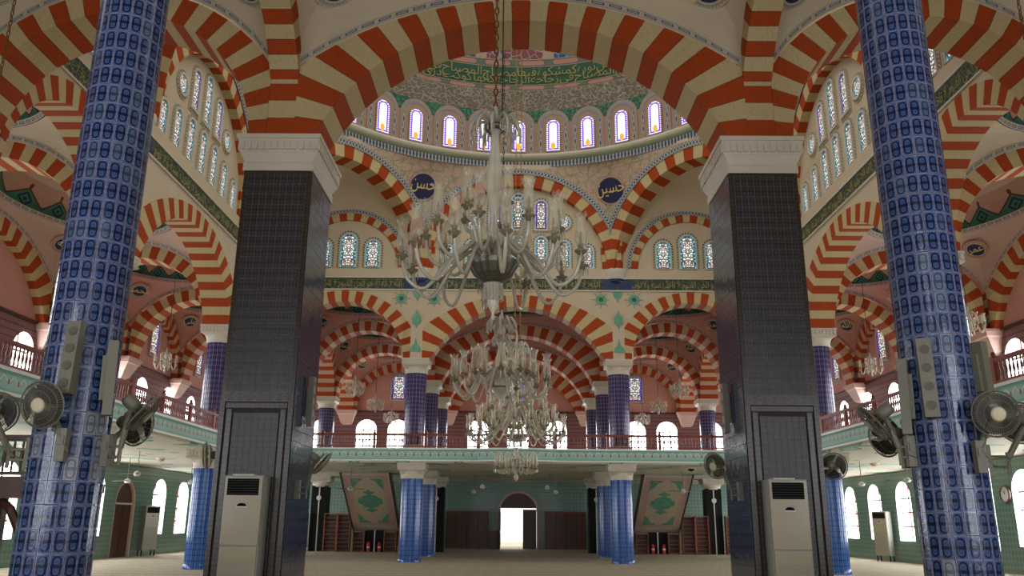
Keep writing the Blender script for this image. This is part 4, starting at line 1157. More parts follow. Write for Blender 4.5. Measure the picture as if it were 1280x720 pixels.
# dome shell bands
Z0 = 20.0
def db(s0, s1, n=4): return [(DW*cos(s0+(s1-s0)*q/n), Z0+DW*sin(s0+(s1-s0)*q/n)) for q in range(n+1)]
dm = struct('ceiling_dome', tuple(CEN+Vector((0, 0, 20))))
seq = [(.0, .100, 'arabesque_band', 'fabric_gold', 1), (.100, .128, 'lower_cartouche_band', 'cartouche', 1.6), (.128, .212, 'green_letter_band', 'domegreen', 1), (.212, .248, 'upper_cartouche_band', 'cartouche', 1.6), (.248, .42, 'medallion_ring', 'domemedal', 3.2), (.42, .8, 'upper_shell', 'drum', 1)]
for s0, s1, nm, mm, us in seq: ringband(db(s0, s1), nm, mm, us, dm)
gb = None
words_ = ['الله', 'نور', 'السموات', 'والارض', 'مثل', 'نوره', 'كمشكوة', 'فيها', 'مصباح', 'المصباح', 'في', 'زجاجة', 'الزجاجة', 'كانها', 'كوكب', 'دري']
for row, ph0 in enumerate((.186, .153)):
    wi = row*5; a = R(34)
    while a < R(146):
        # words run from the right-hand end, as the script is read
        me = textmesh(words_[wi % len(words_)], 'golddull', .58, .004); xs = [v.co.x for v in me.vertices]; wd = (max(xs)-min(xs))
        am = a+wd/2/10.2; rr = DW*cos(ph0)-.05; c = Vector((CEN.x+rr*cos(am), CEN.y+rr*sin(am), Z0+DW*sin(ph0)-.02))
        nn = Vector((-cos(am)*cos(ph0), -sin(am)*cos(ph0), -sin(ph0))); xx = Vector((0, 0, 1)).cross(nn).normalized(); yy = nn.cross(xx)
        M = Matrix((xx, yy, nn)).transposed().to_4x4(); M.translation = c-Vector(wloc(dm))
        lo = link('lettering', me, dm); lo.matrix_local = M
        a += (wd+.08)/10.2; wi += 1
# painted star medallions on the end wall
def flatshape(name, poly, x, z, m, parent, y=34.74, d=.012):
    b = MB(); b.prism([(x+a, z+c) for a, c in poly], lambda a, c, q: (a, y-q, c), 0, d); return b.build(name, m, parent)
wm = struct('wall_end_ornament', (0, 34.74, 10))
star = [((.20 if k % 2 else .27)*cos(pi*k/16), (.20 if k % 2 else .27)*sin(pi*k/16)) for k in range(32)]
for sx in (-1, 1):
    for x in (sx*3.60, sx*5.03):
        o = flatshape('star_medallion', star, x, 10.86, 'greenpaint', wm)
        for k in range(8):
            a = pi*k/4; pts_ = [(.28*cos(a)-.012*sin(a), .28*sin(a)+.012*cos(a)), (.42*cos(a), .42*sin(a)), (.28*cos(a)+.012*sin(a), .28*sin(a)-.012*cos(a))]
            flatshape('ray', pts_, x, 10.86, 'greendark', o)
        flatshape('star_centre', [(.10*cos(pi*k/4), .10*sin(pi*k/4)) for k in range(8)], x, 10.86, 'greendark', o, 34.72)
    x = sx*4.33
    flatshape('lozenge', [(0, .42), (.05, .26), (.17, .12), (.19, 0), (.17, -.12), (.05, -.26), (0, -.42), (-.05, -.26), (-.17, -.12), (-.19, 0), (-.17, .12), (-.05, .26)], x, 9.95, 'greenpaint', wm, 34.68)
    flatshape('pointed_leaf', [(-.24, -.22), (.24, -.22), (.2, -.05), (.06, .1), (0, .38), (-.06, .1), (-.2, -.05)], x, 8.75, 'greenpaint', wm, 34.68)
    flatshape('hanging_leaf', [(-.24, .2), (.24, .2), (.18, .0), (.05, -.15), (0, -.32), (-.05, -.15), (-.18, 0)], x, 11.02, 'greenpaint', wm)
# gallery upper stained windows in the blind arches and pink corbels
for sg in (-1, 1):
    fn = lambda a, z, d, sg=sg: (sg*(17+d), a, z)
    for j in range(1, 7):
        c = (YN[j]+YN[j+1])/2
        window(fn, c, .42, 8.95, 10.1, 'lunpane2', -.02, ring='pinkstone', ringw=.08, ringd=(0, -.09), edge=('beads', .10, -.03))
for x in (-13.8, -7.47, 0, 7.47, 13.8): window(fnb, x, .45, 8.95, 10.05, 'lunpane2', -.02, ring='pinkstone', ringw=.08, ringd=(0, -.09), edge=('beads', .10, -.03))
def corbel(x, y, dx, dy, lab):
    t = thing('wall_bracket', lab, 'bracket', (x, y, 7.4)); b = MB()
    w = lambda r, s: (x+dx*r+dy*s, y+dy*r+dx*s)
    secs = [(7.35, .16, .25), (7.45, .26, .36), (7.95, .50, .52), (8.0, .56, .58), (ZS, .58, .60)]
    P = [[(*w(0, -s), z), (*w(r, -s), z), (*w(r, s), z), (*w(0, s), z)] for z, r, s in secs]
    for A_, B_ in zip(P, P[1:]):
        for k in range(4): l = (k+1) % 4; b.face([A_[k], A_[l], B_[l], B_[k]])
    b.face(P[0][::-1]); b.face(P[-1]); b.build('bracket_body', 'pinkstone', t)
    b = MB(); z0 = ZS-.1
    b.face([(*w(0, -.64), z0), (*w(.62, -.64), z0), (*w(.62, .64), z0), (*w(0, .64), z0)][::-1]); 
    q0 = [(*w(0, -.64), z0), (*w(.62, -.64), z0), (*w(.62, .64), z0), (*w(0, .64), z0)]; q1 = [(p[0], p[1], ZS) for p in q0]
    for k in range(4): l = (k+1) % 4; b.face([q0[k], q0[l], q1[l], q1[k]])
    b.build('bracket_lip', 'pinkstone', t)
ORD = ['first', 'second', 'third', 'fourth', 'fifth', 'sixth', 'seventh', 'eighth']
for sg in (-1, 1):
    for q, y in enumerate(YN[1:7]): corbel(sg*17, y, -sg, 0, 'pink stone bracket under the arches, %s along the %s gallery wall' % (ORD[q], SD[sg]))
for q, x in enumerate(XN[1:5]): corbel(x, 52.4, 0, -1, 'pink stone bracket under the arches, %s from the left on the end wall' % ORD[q])
# ------------------------------------------------------------------ doors
def door_left():
    t = struct('door_1', (-17, 37.25, 0)); x = -17.12
    fn = lambda a, z, d: (x-d, a, z)
    b = MB(); o2, i2 = arched(37.25, .97, 0, 2.25), arched(37.25, .86, 0, 2.25)
    for q in range(len(o2)-1): b.prism([i2[q], o2[q], o2[q+1], i2[q+1]], fn, -.1, .1)
    b.build('frame', 'pinkstone', t)
    for s_ in (-1, 1):
        a0, a1 = sorted((37.25+s_*.01, 37.25+s_*.86)); b = MB(); b.prism([(a0, 0), (a1, 0), (a1, 2.2), (a0, 2.2)], fn, 0, .05); lf = b.build('leaf', 'wooddark', t)
        for z0, z1 in ((.25, 1.0), (1.15, 1.5), (1.6, 2.05)):
            b = MB(); b.prism([(a0+.12, z0), (a1-.12, z0), (a1-.12, z1), (a0+.12, z1)], fn, -.03, 0); b.build('panel', 'wooddark', lf)
    b = MB(); b.prism(arched(37.25, .86, 2.24, 2.26), fn, 0, .05); b.build('fanlight_panel', 'wooddark', t)
    b = MB(); b.prism([(36.4, 2.18), (38.1, 2.18), (38.1, 2.26), (36.4, 2.26)], fn, -.05, 0); b.build('transom', 'stone', t)
door_left()
def door_end():
    t = struct('door_2', (.14, 52.4, 0)); fn = lambda a, z, d: (a, 52.5+d, z)
    b = MB(); o2, i2 = arched(.14, 1.26, 0, 2.15), arched(.14, 1.12, 0, 2.15)
    for q in range(len(o2)-1): b.prism([i2[q], o2[q], o2[q+1], i2[q+1]], fn, -.16, -.02)
    b.build('frame', 'pinkstone', t)
    b = MB(); b.prism([(.42, 0), (1.24, 0), (1.24, 2.30), (.42, 2.30)], fn, 0, .06); b.build('closed_leaf', 'wooddark', t)
    b = MB(); b.prism([(-.98, 2.38)]+arched(.14, 1.12, 2.38, 2.39)[1:-1]+[(1.26, 2.38)], fn, 0, .06); b.build('arched_panel', 'wooddark', t)
    b = MB(); b.box(-1.0, -.94, 51.35, 52.4, 0, 2.3); lf = b.build('open_leaf', 'wooddark', t)
    for z0, z1 in ((.2, .9), (1.1, 2.1)):
        b = MB(); b.box(-.94, -.92, 51.5, 52.25, z0, z1); b.build('panel', 'wooddark', lf)
    b = MB(); b.box(-1.62, -1.1, 51.6, 52.2, 0, 1.05); o = b.build('door_stand', 'wooddark', None)
    tag(o, 'small dark wooden stand just left of the open end door', 'stand')
    b = MB(); b.box(-3.2, 3.2, 52.9, 70, -.05, -.01); b.build('ground_outside', 'stone')['kind'] = 'structure'
door_end()
# dark wooden wall panelling on both sides of the end door
for x0, x1, lb in ((-4.25, -1.65, 'left'), (1.75, 4.25, 'right')):
    t = thing('wooden_screen', 'dark wooden panelling on the %s of the open end door' % lb, 'panelling', ((x0+x1)/2, 52.2, 0)); n = 4; w = (x1-x0)/n
    for k in range(n):
        b = MB(); b.box(x0+k*w+.015, x0+(k+1)*w-.015, 52.16, 52.3, .05, 2.1); b.build('panel', 'wooddark', t)
    b = MB(); b.box(x0, x1, 52.12, 52.34, 2.1, 2.2); b.build('top_rail', 'wood', t); b = MB(); b.box(x0, x1, 52.14, 52.34, 0, .06); b.build('plinth', 'wood', t)
# shoe racks
def rack(x, lab, w=1.06, h=1.9):
    t = thing('shoe_rack', lab, 'shelf', (x+w/2, 45.9, 0), 0, 'shoe racks between the black pillars')
    for a in (x, x+w-.04): b = MB(); b.box(a, a+.04, 45.72, 46.1, 0, h); b.build('side_panel', 'shelfwood', t)
    b = MB(); b.box(x+.04, x+w-.04, 46.08, 46.1, .02, h-.02); b.build('back_panel', 'wooddark', t)
    b = MB(); b.box(x, x+w, 45.70, 46.1, h, h+.05); b.build('top', 'shelfwood', t)
    for k in range(int(h/.205)): b = MB(); b.box(x+.04, x+w-.04, 45.74, 46.08, .05+.205*k, .075+.205*k); b.build('shelf', 'shelfwood', t)
for sx in (-1, 1):
    for q, (a, w_, h_) in enumerate(((4.85, .68, 1.9), (5.54, .66, 1.9), (6.32, .66, 1.0), (8.02, .62, 1.0), (8.78, .70, 1.9), (9.49, .70, 1.9), (11.1, 1.06, 1.9), (12.18, 1.06, 1.9))):
        x = a if sx > 0 else -a-w_
        rack(x, 'brown open shoe rack, %s from the nave on the %s side' % (ORD[q], SD[sx]), w_, h_)
    x0, x1 = sorted((sx*7.01, sx*8.0))
    t = thing('black_service_panel', 'black panel with white pipe between shoe racks, %s side' % SD[sx], 'panel', (sx*7.5, 46.0, 0))  # black sheet put in for the dark of an opening
    b = MB(); b.box(x0, x1, 45.98, 46.1, 0, 1.1); b.build('panel_board', 'blackpanel', t)
    b = MB(); b.box(sx*7.5-.03, sx*7.5+.03, 45.93, 45.98, 0, 1.1); b.build('white_pipe', 'white', t)
    for q, a in enumerate((7.2, 7.78)):
        x = sx*a
        t = thing('fire_extinguisher', 'red fire extinguisher by the %s shoe racks, %s the white pipe' % (SD[sx], 'nave side of' if q == 0 else 'beyond'), 'extinguisher', (x, 45.8, 0))
        b = MB(); b.lathe([(.085, 0), (.09, .02), (.09, .42), (.05, .50), (.03, .52), (0, .52)], 14, (x, 45.8, 0)); b.build('cylinder_body', 'redpaint', t, True)
        b = MB(); b.box(x-.02, x+.06, 45.78, 45.82, .52, .60); b.build('valve_handle', 'black', t)
        b = MB(); b.tube([(x+.03, 45.75, .55), (x+.11, 45.72, .45), (x+.10, 45.71, .2)], .012, 5); b.build('hose', 'black', t)
        b = MB(); b.lathe([(.092, .2), (.092, .28)], 14, (x, 45.8, 0)); b.build('label_sleeve', 'white', t, True)
# stairs with painted soffit
def stair(sx):
    xi, xo = sx*6.30, sx*8.68; x0, x1 = sorted((xi, xo)); xc = (x0+x1)/2
    t = thing('gallery_staircase', 'sloping gallery stair with green medallion on its cream underside, %s side' % SD[sx], 'stairs', (xc, 44, 0))
    yt, yb, zt, zb = 42.0, 46.0, 3.8, 1.30; L = hypot(yb-yt, zt-zb); dy, dz = (yb-yt)/L, (zb-zt)/L
    # soffit plane coordinates: a across, s down the slope, d towards the room (below)
    fn = lambda a, s_, d: (a, yt+dy*s_+dz*d, zt+dz*s_-dy*d)
    b = MB(); b.prism([(x0, 0), (x1, 0), (x1, L+2.0), (x0, L+2.0)], fn, -.22, 0); b.build('soffit_slab', 'stone', t)
    def piece(nm, poly, m, d0=0, d1=.015, par=None): b = MB(); b.prism(poly, fn, d0, d1); return b.build(nm, m, par or t)
    piece('painted_border', [(x0+.1, .1), (x1-.1, .1), (x1-.1, L-.1), (x0+.1, L-.1)], 'pinkstone', 0, .006)
    fl = piece('painted_field', [(x0+.38, .35), (x1-.38, .35), (x1-.38, L-.35), (x0+.38, L-.35)], 'plaster', 0, .012)
    c = L/2
    med = [(0, -1.15), (.10, -1.0), (.32, -.92), (.36, -.84), (.16, -.74), (.12, -.60), (.42, -.52), (.52, -.30), (.70, -.22), (.74, 0), (.70, .22), (.52, .30), (.42, .52), (.12, .60), (.16, .74), (.36, .84), (.32, .92), (.10, 1.0), (0, 1.15)]
    med = med+[(-a, b_) for a, b_ in med[1:-1][::-1]]
    m_ = piece('green_medallion', [(xc+a*.86, c+s_*.92) for a, s_ in med], 'greenpaint', .012, .022, fl)
    for ax in (-1, 1):
        for az in (-1, 1):
            X = x0+.40 if ax < 0 else x1-.40; Sx = .37 if az < 0 else L-.37
            cp = [(0, 0), (.62, 0), (.55, .14), (.40, .16), (.30, .34), (.20, .62), (.10, .70), (0, .95)]
            piece('corner_ornament', [(X-ax*a, Sx-az*q) for a, q in cp], 'greenpaint', .012, .022, fl)
    for a in (x0-.06, x1): piece('stringer', [(a, -.1), (a+.06, -.1), (a+.06, L+2.0), (a, L+2.0)], 'wooddark', -.35, .04)
    n = 14
    for k in range(n):
        y = yt+.2+k*.42; z = zt+.30-k*.262
        b = MB(); b.box(x0+.02, x1-.02, y, y+.42, z-.26, z); b.build('step', 'stone', t)
for sx in (-1, 1): stair(sx)
# ------------------------------------------------------------------ gallery railings
def railing(p0, p1, z, label, mt='wood', pitch=.135, h=.58, post=2.1, big=1.0):
    P0, P1 = Vector((*p0, z)), Vector((*p1, z)); L = (P1-P0).length; u = (P1-P0)/L; rz = atan2(u.y, u.x)
    t = thing('balustrade', label, 'railing', tuple(P0), rz)
    b = MB(); b.box(0, L, -.05*big, .05*big, h-.05, h); b.box(0, L, -.035*big, .035*big, h-.09, h-.05); b.build('handrail', mt, t, org=(0, 0, 0))
    b = MB(); b.box(0, L, -.04*big, .04*big, .04, .09); b.build('bottom_rail', mt, t, org=(0, 0, 0))
    bm_ = MB(); bm_.lathe([(.014, .09), (.022, .13), (.013, .17), (.026, .25), (.030, .30), (.018, .38), (.013, .41), (.022, .45), (.014, h-.08)], 6); me = bm_.mesh('baluster', mt, smooth=True)
    pm_ = MB(); pm_.box(-.05, .05, -.05, .05, 0, h+.06); pm_.lathe([(.04, h+.06), (.055, h+.10), (.03, h+.15), (0, h+.16)], 8); pme = pm_.mesh('post', mt)
    n = max(1, int(L/pitch)); np_ = max(1, round(L/post)); PX = [L*k/np_ for k in range(np_+1)]
    for x in PX: link('post', pme, t, (x, 0, 0))
    for k in range(n):
        x = (k+.5)*L/n
        if min(abs(x-q) for q in PX) > .08: link('baluster', me, t, (x, 0, 0))
zr_ = 4.47
railing((-10.25, 5.2), (-10.25, 34.4), zr_, 'brown turned balustrade along the left gallery edge')
railing((10.25, 5.2), (10.25, 34.4), zr_, 'brown turned balustrade along the right gallery edge')
railing((-10.1, 34.5), (-1.6, 34.5), zr_, 'brown balustrade on the end gallery, left of the bowed centre')
railing((1.6, 34.5), (10.1, 34.5), zr_, 'brown balustrade on the end gallery, right of the bowed centre')
railing((-1.55, 34.48), (-.8, 34.26), zr_, 'short slanting balustrade at left of the bowed gallery centre', post=.8)
railing((-.78, 34.24), (.78, 34.24), zr_, 'short middle balustrade of the bowed gallery centre', post=1.6)
railing((.8, 34.26), (1.55, 34.48), zr_, 'short slanting balustrade at right of the bowed gallery centre', post=.8)
# wooden platform at the left edge
t = thing('wooden_platform', 'dark wooden raised platform on braced posts behind the nearest left column', 'platform', (-8.2, 12.8, 0))
b = MB(); b.box(-9.8, -6.6, 12, 13.6, 1.98, 2.12); b.build('deck', 'wooddark', t)
b = MB(); b.box(-9.8, -6.6, 11.95, 12.03, 1.86, 2.16); b.build('front_beam', 'wooddark', t)
for x in (-9.7, -8.15, -6.7):
    for y in (12.1, 13.5):
        b = MB(); b.box(x-.07, x+.07, y-.07, y+.07, 0, 1.98); b.build('leg', 'wooddark', t)
for x0, x1 in ((-8.9, -8.15), (-7.5, -6.75)):
    b = MB(); b.tube([(x0, 12.1, 1.95), ((x0+x1)/2-.05, 12.1, 1.72), (x1, 12.1, 1.0)], .06, 6); b.build('brace', 'wooddark', t)
railing((-9.75, 12.02), (-6.65, 12.02), 2.14, 'dark turned balustrade on the wooden platform', 'wooddark', pitch=.12, post=1.5, h=.60)

# ------------------------------------------------------------------ chandeliers
def arm_meshes(R_, z0, dip, zc, sc, r0=.12, seg=10):
    K = [(r0, z0), (r0+(R_-r0)*.16, z0+.17*(z0-dip if False else 1)*min(1, R_)), (r0+(R_-r0)*.42, z0-.02), (r0+(R_-r0)*.70, zc+dip), (r0+(R_-r0)*.92, zc+dip*.72), (R_, zc)]
    def cr(t):
        n_ = len(K)-1; q = min(int(t*n_), n_-1); f_ = t*n_-q; g_ = lambda i: K[max(0, min(n_, i))]
        return [.5*(2*g_(q)[c_]+(g_(q+1)[c_]-g_(q-1)[c_])*f_+(2*g_(q-1)[c_]-5*g_(q)[c_]+4*g_(q+1)[c_]-g_(q+2)[c_])*f_*f_+(3*g_(q)[c_]-g_(q-1)[c_]-3*g_(q+1)[c_]+g_(q+2)[c_])*f_**3) for c_ in (0, 1)]
    P = [(cr(k/(seg*2))[0], 0, cr(k/(seg*2))[1]) for k in range(seg*2+1)]
    P[-1] = (R_, 0, zc)
    b = MB(); b.tube(P, [.026*sc]*len(P), 6); arm = b.mesh('arm', 'milky', smooth=True)
    b = MB(); b.lathe([(.01, -.05), (.03, -.03), (.075, .02), (.08, .03), (.03, .035), (.028, .09), (.035, .10)], 10); 
    pan = MB(); pan.lathe([(.012*sc, -.06*sc), (.035*sc, -.03*sc), (.085*sc, .015*sc), (.088*sc, .028*sc), (.034*sc, .035*sc), (.03*sc, .09*sc), (.045*sc, .11*sc)], 10)
    pan = pan.mesh('drip_pan', 'panglass', smooth=True)
    c = MB(); c.lathe([(.018*sc, .10*sc), (.018*sc, .22*sc), (.012*sc, .27*sc), (0, .30*sc)], 6); c = c.mesh('candle', 'candle', smooth=True)
    s = MB(); n = 14
    prof = [(.035, .09), (.060, .13), (.068, .20), (.060, .30), (.050, .40), (.058, .48), (.082, .53)]
    i = len(s.v)
    for k in range(n):
        a = 2*pi*k/n
        for j, (r, z) in enumerate(prof):
            zz = z+(.022*(1 if k % 2 else -1) if j == len(prof)-1 else 0); s.v.append((r*sc*1.15*cos(a), r*sc*1.15*sin(a), zz*sc))
    for k in range(n):
        l = (k+1) % n
        for j in range(len(prof)-1): s.f.append((i+k*7+j, i+l*7+j, i+l*7+j+1, i+k*7+j+1)); s.m.append(0); s.uv.append([(0, 0)]*4)
    s = s.mesh('glass_shade', 'crystal', smooth=True)
    d = MB()
    for k in range(5):
        a = 2*pi*k/5; x, y = .075*sc*cos(a), .075*sc*sin(a); r = .012*sc
        top, m1, bot = (x, y, .0), -.05*sc, -.15*sc
        ring = [(x+r*cos(q*pi/2), y+r*sin(q*pi/2), m1) for q in range(4)]
        for q in range(4): d.face([top, ring[q], ring[(q+1) % 4]]); d.face([(x, y, bot), ring[(q+1) % 4], ring[q]])
    d = d.mesh('prism_drops', 'milky')
    return arm, pan, c, s, d
def SF(o):
    if o.name.startswith('prism_drops'): o['kind'] = 'stuff'
    return o
def chain(b, x, y, z0, z1, r=.035, w=.009, pitch=None):
    pitch = pitch or r*2.6; z = z0; k = 0
    while z < z1:
        a = (k % 2)*pi/2; P = [(x+r*.62*cos(q*pi/4)*cos(a), y+r*.62*cos(q*pi/4)*sin(a), z+r*1.5*sin(q*pi/4)) for q in range(9)]
        b.tube(P, w, 4, cap=False); z += pitch; k += 1
def tier(t, c, R_, n, z0, dip, zc, sc, ph=0, r0=.12):
    A, Pn, Cn, Sh, Dr = arm_meshes(R_, z0, dip, zc, sc, r0)
    for k in range(n):
        a = ph+2*pi*k/n
        o = link('arm', A, t, (0, 0, 0), (0, 0, a))
        for nm, me in (('drip_pan', Pn), ('candle', Cn), ('glass_shade', Sh), ('prism_drops', Dr)): SF(link(nm, me, o, (R_, 0, zc)))
def crown(t, z, R_, n, sc, h=.28):
    b = MB()
    P = [(.03, 0, z), (R_*.35, 0, z+h*.55), (R_*.75, 0, z+h*.6), (R_, 0, z+h*.15), (R_*1.08, 0, z-h*.35)]
    b.tube(P, [.018*sc, .022*sc, .026*sc, .03*sc, .01*sc], 6)
    for q in range(4):
        x = R_*(.45+.2*q); zz = z+h*(.45-.25*q*.6); b.tube([(x, 0, zz), (x, 0, zz-.16*sc)], [.006*sc, .018*sc], 4)
    me = b.mesh('crown_arm', 'milky', smooth=True)
    for k in range(n): link('crown_arm', me, t, (0, 0, 0), (0, 0, 2*pi*k/n+.2))
def spine(t, c, prof, m='milky', name='stem', n=14):
    b = MB(); b.lathe(prof, n, c); return b.build(name, m, t, True)
# first: the big one hanging in the near bay
c = (-.38, 11.3, 0)
t = thing('crystal_chandelier', 'largest crystal chandelier with glass shades and metal bowl, hanging nearest on rusty chain', 'chandelier', c)
tier(t, c, 1.30, 12, 5.20, -.42, 5.15, 1.06, .15); tier(t, c, .98, 9, 5.28, -.42, 5.52, 1.06, .35); tier(t, c, .50, 5, 5.35, -.2, 5.86, 1.06, .1)
b = MB(); N = 40
for k in range(N):
    rr = lambda r, q: r*(1+.05*(q % 2))
    pr = [(.04, 4.84), (.16, 4.87), (.27, 4.96), (.335, 5.08), (.355, 5.15), (.29, 5.15)]
    for (r0_, z0_), (r1_, z1_) in zip(pr, pr[1:]):
        a0, a1 = 2*pi*k/N, 2*pi*(k+1)/N
        b.face([(c[0]+rr(r0_, k)*cos(a0), c[1]+rr(r0_, k)*sin(a0), z0_), (c[0]+rr(r0_, k+1)*cos(a1), c[1]+rr(r0_, k+1)*sin(a1), z0_), (c[0]+rr(r1_, k+1)*cos(a1), c[1]+rr(r1_, k+1)*sin(a1), z1_), (c[0]+rr(r1_, k)*cos(a0), c[1]+rr(r1_, k)*sin(a0), z1_)])
b.build('fluted_bowl', 'bowl', t)
spine(t, c, [(.03, 5.1), (.10, 5.2), (.12, 5.35), (.07, 5.5), (.05, 5.8), (.08, 5.95), (.10, 6.1), (.12, 6.3), (.13, 6.45), (.10, 6.62), (.07, 6.9), (.055, 7.15), (.09, 7.22), (.05, 7.35), (.03, 7.6)], 'crystaldense', 'glass_stem')
spine(t, c, [(.01, 5.1), (.012, 7.6)], 'bowl', 'inner_rod', 6)
spine(t, c, [(.0, 4.30), (.03, 4.34), (.015, 4.40), (.07, 4.50), (.10, 4.62), (.05, 4.68), (.12, 4.78), (.14, 4.83)], 'crystaldense', 'lower_finial')
spine(t, c, [(.02, 7.20), (.16, 7.22), (.17, 7.28), (.06, 7.32)], 'bowl', 'crown_plate')
crown(t, 7.22, .36, 10, 1.1, .30)
b = MB()
for k in range(12):
    a = 2*pi*k/12; x, y = c[0]+.13*cos(a), c[1]+.13*sin(a); b.tube([(x, y, 4.8), (x, y, 4.58)], [.012, .02], 4)
    a += .2; x, y = c[0]+.36*cos(a), c[1]+.36*sin(a); b.tube([(x, y, 5.30), (x, y, 5.12)], [.008, .016], 4)
b.build('hanging_prisms', 'milky', t)
b = MB(); chain(b, c[0], c[1], 7.62, 13.2, .045, .013); b.build('rusty_chain', 'rust', t)
b = MB(); b.tube([(c[0]+.10, c[1], 7.4), (c[0]+.10, c[1]+.05, 9.5), (c[0]+.10, c[1], 13.2)], .011, 5); b.build('power_cable', 'cable', t)
# second: two bays further, one tier and a crown
c = (-.355, 17.0, 0)
t = thing('crystal_chandelier', 'mid-sized crystal chandelier with tall glass shades hanging below and behind the largest one', 'chandelier', c)
tier(t, c, .98, 12, 4.45, -.32, 4.36, 1.0, .2); tier(t, c, .55, 8, 4.5, -.2, 4.55, 1.0, .0)
spine(t, c, [(.02, 3.80), (.05, 3.9), (.02, 3.98), (.14, 4.1), (.22, 4.22), (.10, 4.30), (.06, 4.5), (.12, 4.7), (.13, 4.85), (.07, 5.0), (.05, 5.3), (.09, 5.45), (.04, 5.6), (.02, 5.9)], 'crystaldense', 'glass_stem')
spine(t, c, [(.05, 4.12), (.20, 4.20), (.22, 4.26), (.05, 4.28)], 'bowl', 'receiver_plate')
crown(t, 5.55, .30, 10, 1.0, .26); crown(t, 5.25, .18, 8, .8, .16)
b = MB(); chain(b, c[0], c[1], 5.9, 24.5, .03, .009, .12); b.build('dark_chain', 'cable', t)
# third: under the dome, three tiers and a small lower ring
c = (-.03, 24.79, 0)
t = thing('crystal_chandelier', 'three-tiered crystal chandelier under the dome with a small separate ring below', 'chandelier', c)
tier(t, c, 1.42, 18, 4.25, -.28, 4.12, .95, .05); tier(t, c, 1.14, 14, 4.6, -.28, 4.42, .95, .15); tier(t, c, .84, 12, 4.9, -.25, 4.78, .95, .0); tier(t, c, .50, 8, 5.2, -.2, 5.1, .95, .2)
tier(t, c, .58, 16, 3.25, -.12, 3.08, .8, .1, .06)
spine(t, c, [(0, 2.72), (.06, 2.78), (.07, 2.86), (.02, 2.94), (.10, 3.05), (.16, 3.2), (.05, 3.35), (.06, 3.7), (.18, 3.85), (.30, 3.98), (.10, 4.1), (.08, 4.5), (.13, 4.9), (.09, 5.3), (.12, 5.6), (.06, 6.0), (.08, 6.4), (.04, 6.7), (.02, 7.2)], 'crystaldense', 'glass_stem')
spine(t, c, [(.1, 3.86), (.28, 3.95), (.30, 4.02), (.05, 4.04)], 'bowl', 'receiver_plate')
crown(t, 6.65, .36, 10, 1.0, .30)
b = MB(); chain(b, c[0]-.06, c[1], 7.0, 30.2, .035, .011, .12); chain(b, c[0]+.10, c[1], 7.0, 30.2, .035, .011, .12); b.build('gilt_chain_pair', 'brass', t)
# small chandeliers of the gallery and side aisles
def small(x, y, z, lab, top=13.4):
    t = thing('small_chandelier', lab, 'chandelier', (x, y, z), 0, 'small chandeliers of the upper aisles')
    A, Pn, Cn, Sh, Dr = SMALL
    for k in range(8):
        o = link('arm', A, t, (0, 0, 0), (0, 0, 2*pi*k/8))
        for nm, me in (('drip_pan', Pn), ('glass_shade', Sh), ('prism_drops', Dr)): SF(link(nm, me, o, (.42, 0, 0)))
    link('stem', SSTEM, t); link('crown_arm', SCROWN, t)
    b = MB(); b.tube([(x, y, z+.6), (x, y, top)], .012, 4); b.build('hanging_rod', 'cable', t)
SMALL = arm_meshes(.42, .1, -.2, 0, .62, .04, 7)
b = MB(); b.lathe([(0, -.35), (.05, -.28), (.02, -.2), (.12, -.08), (.05, 0), (.05, .2), (.08, .3), (.03, .4), (.02, .62)], 10); SSTEM = b.mesh('stem', 'milky', smooth=True)
b = MB()
for k in range(8):
    a = 2*pi*k/8; b.tube([(0, 0, .38), (.12*cos(a), .12*sin(a), .46), (.20*cos(a), .20*sin(a), .36), (.22*cos(a), .22*sin(a), .25)], .016, 4)
SCROWN = b.mesh('crown_arm', 'milky', smooth=True)
for sx in (-1, 1):
    for j, y in enumerate((38.1, 43.9, 49.6)):
        small(sx*7.47, y, 7.4, 'small crystal chandelier over the end gallery, %s row, %s bay' % (SD[sx], ORD[j]))
        if j == 0: small(sx*13.8, y, 7.4, 'small crystal chandelier in the far outer %s corner' % SD[sx])
    small(sx*13.8, 32.1, 7.45, 'small crystal chandelier in the outer %s aisle beside the far round column' % SD[sx])
    small(sx*13.8, 24.8, 7.45, 'small crystal chandelier in the outer %s aisle under the tiered windows' % SD[sx])

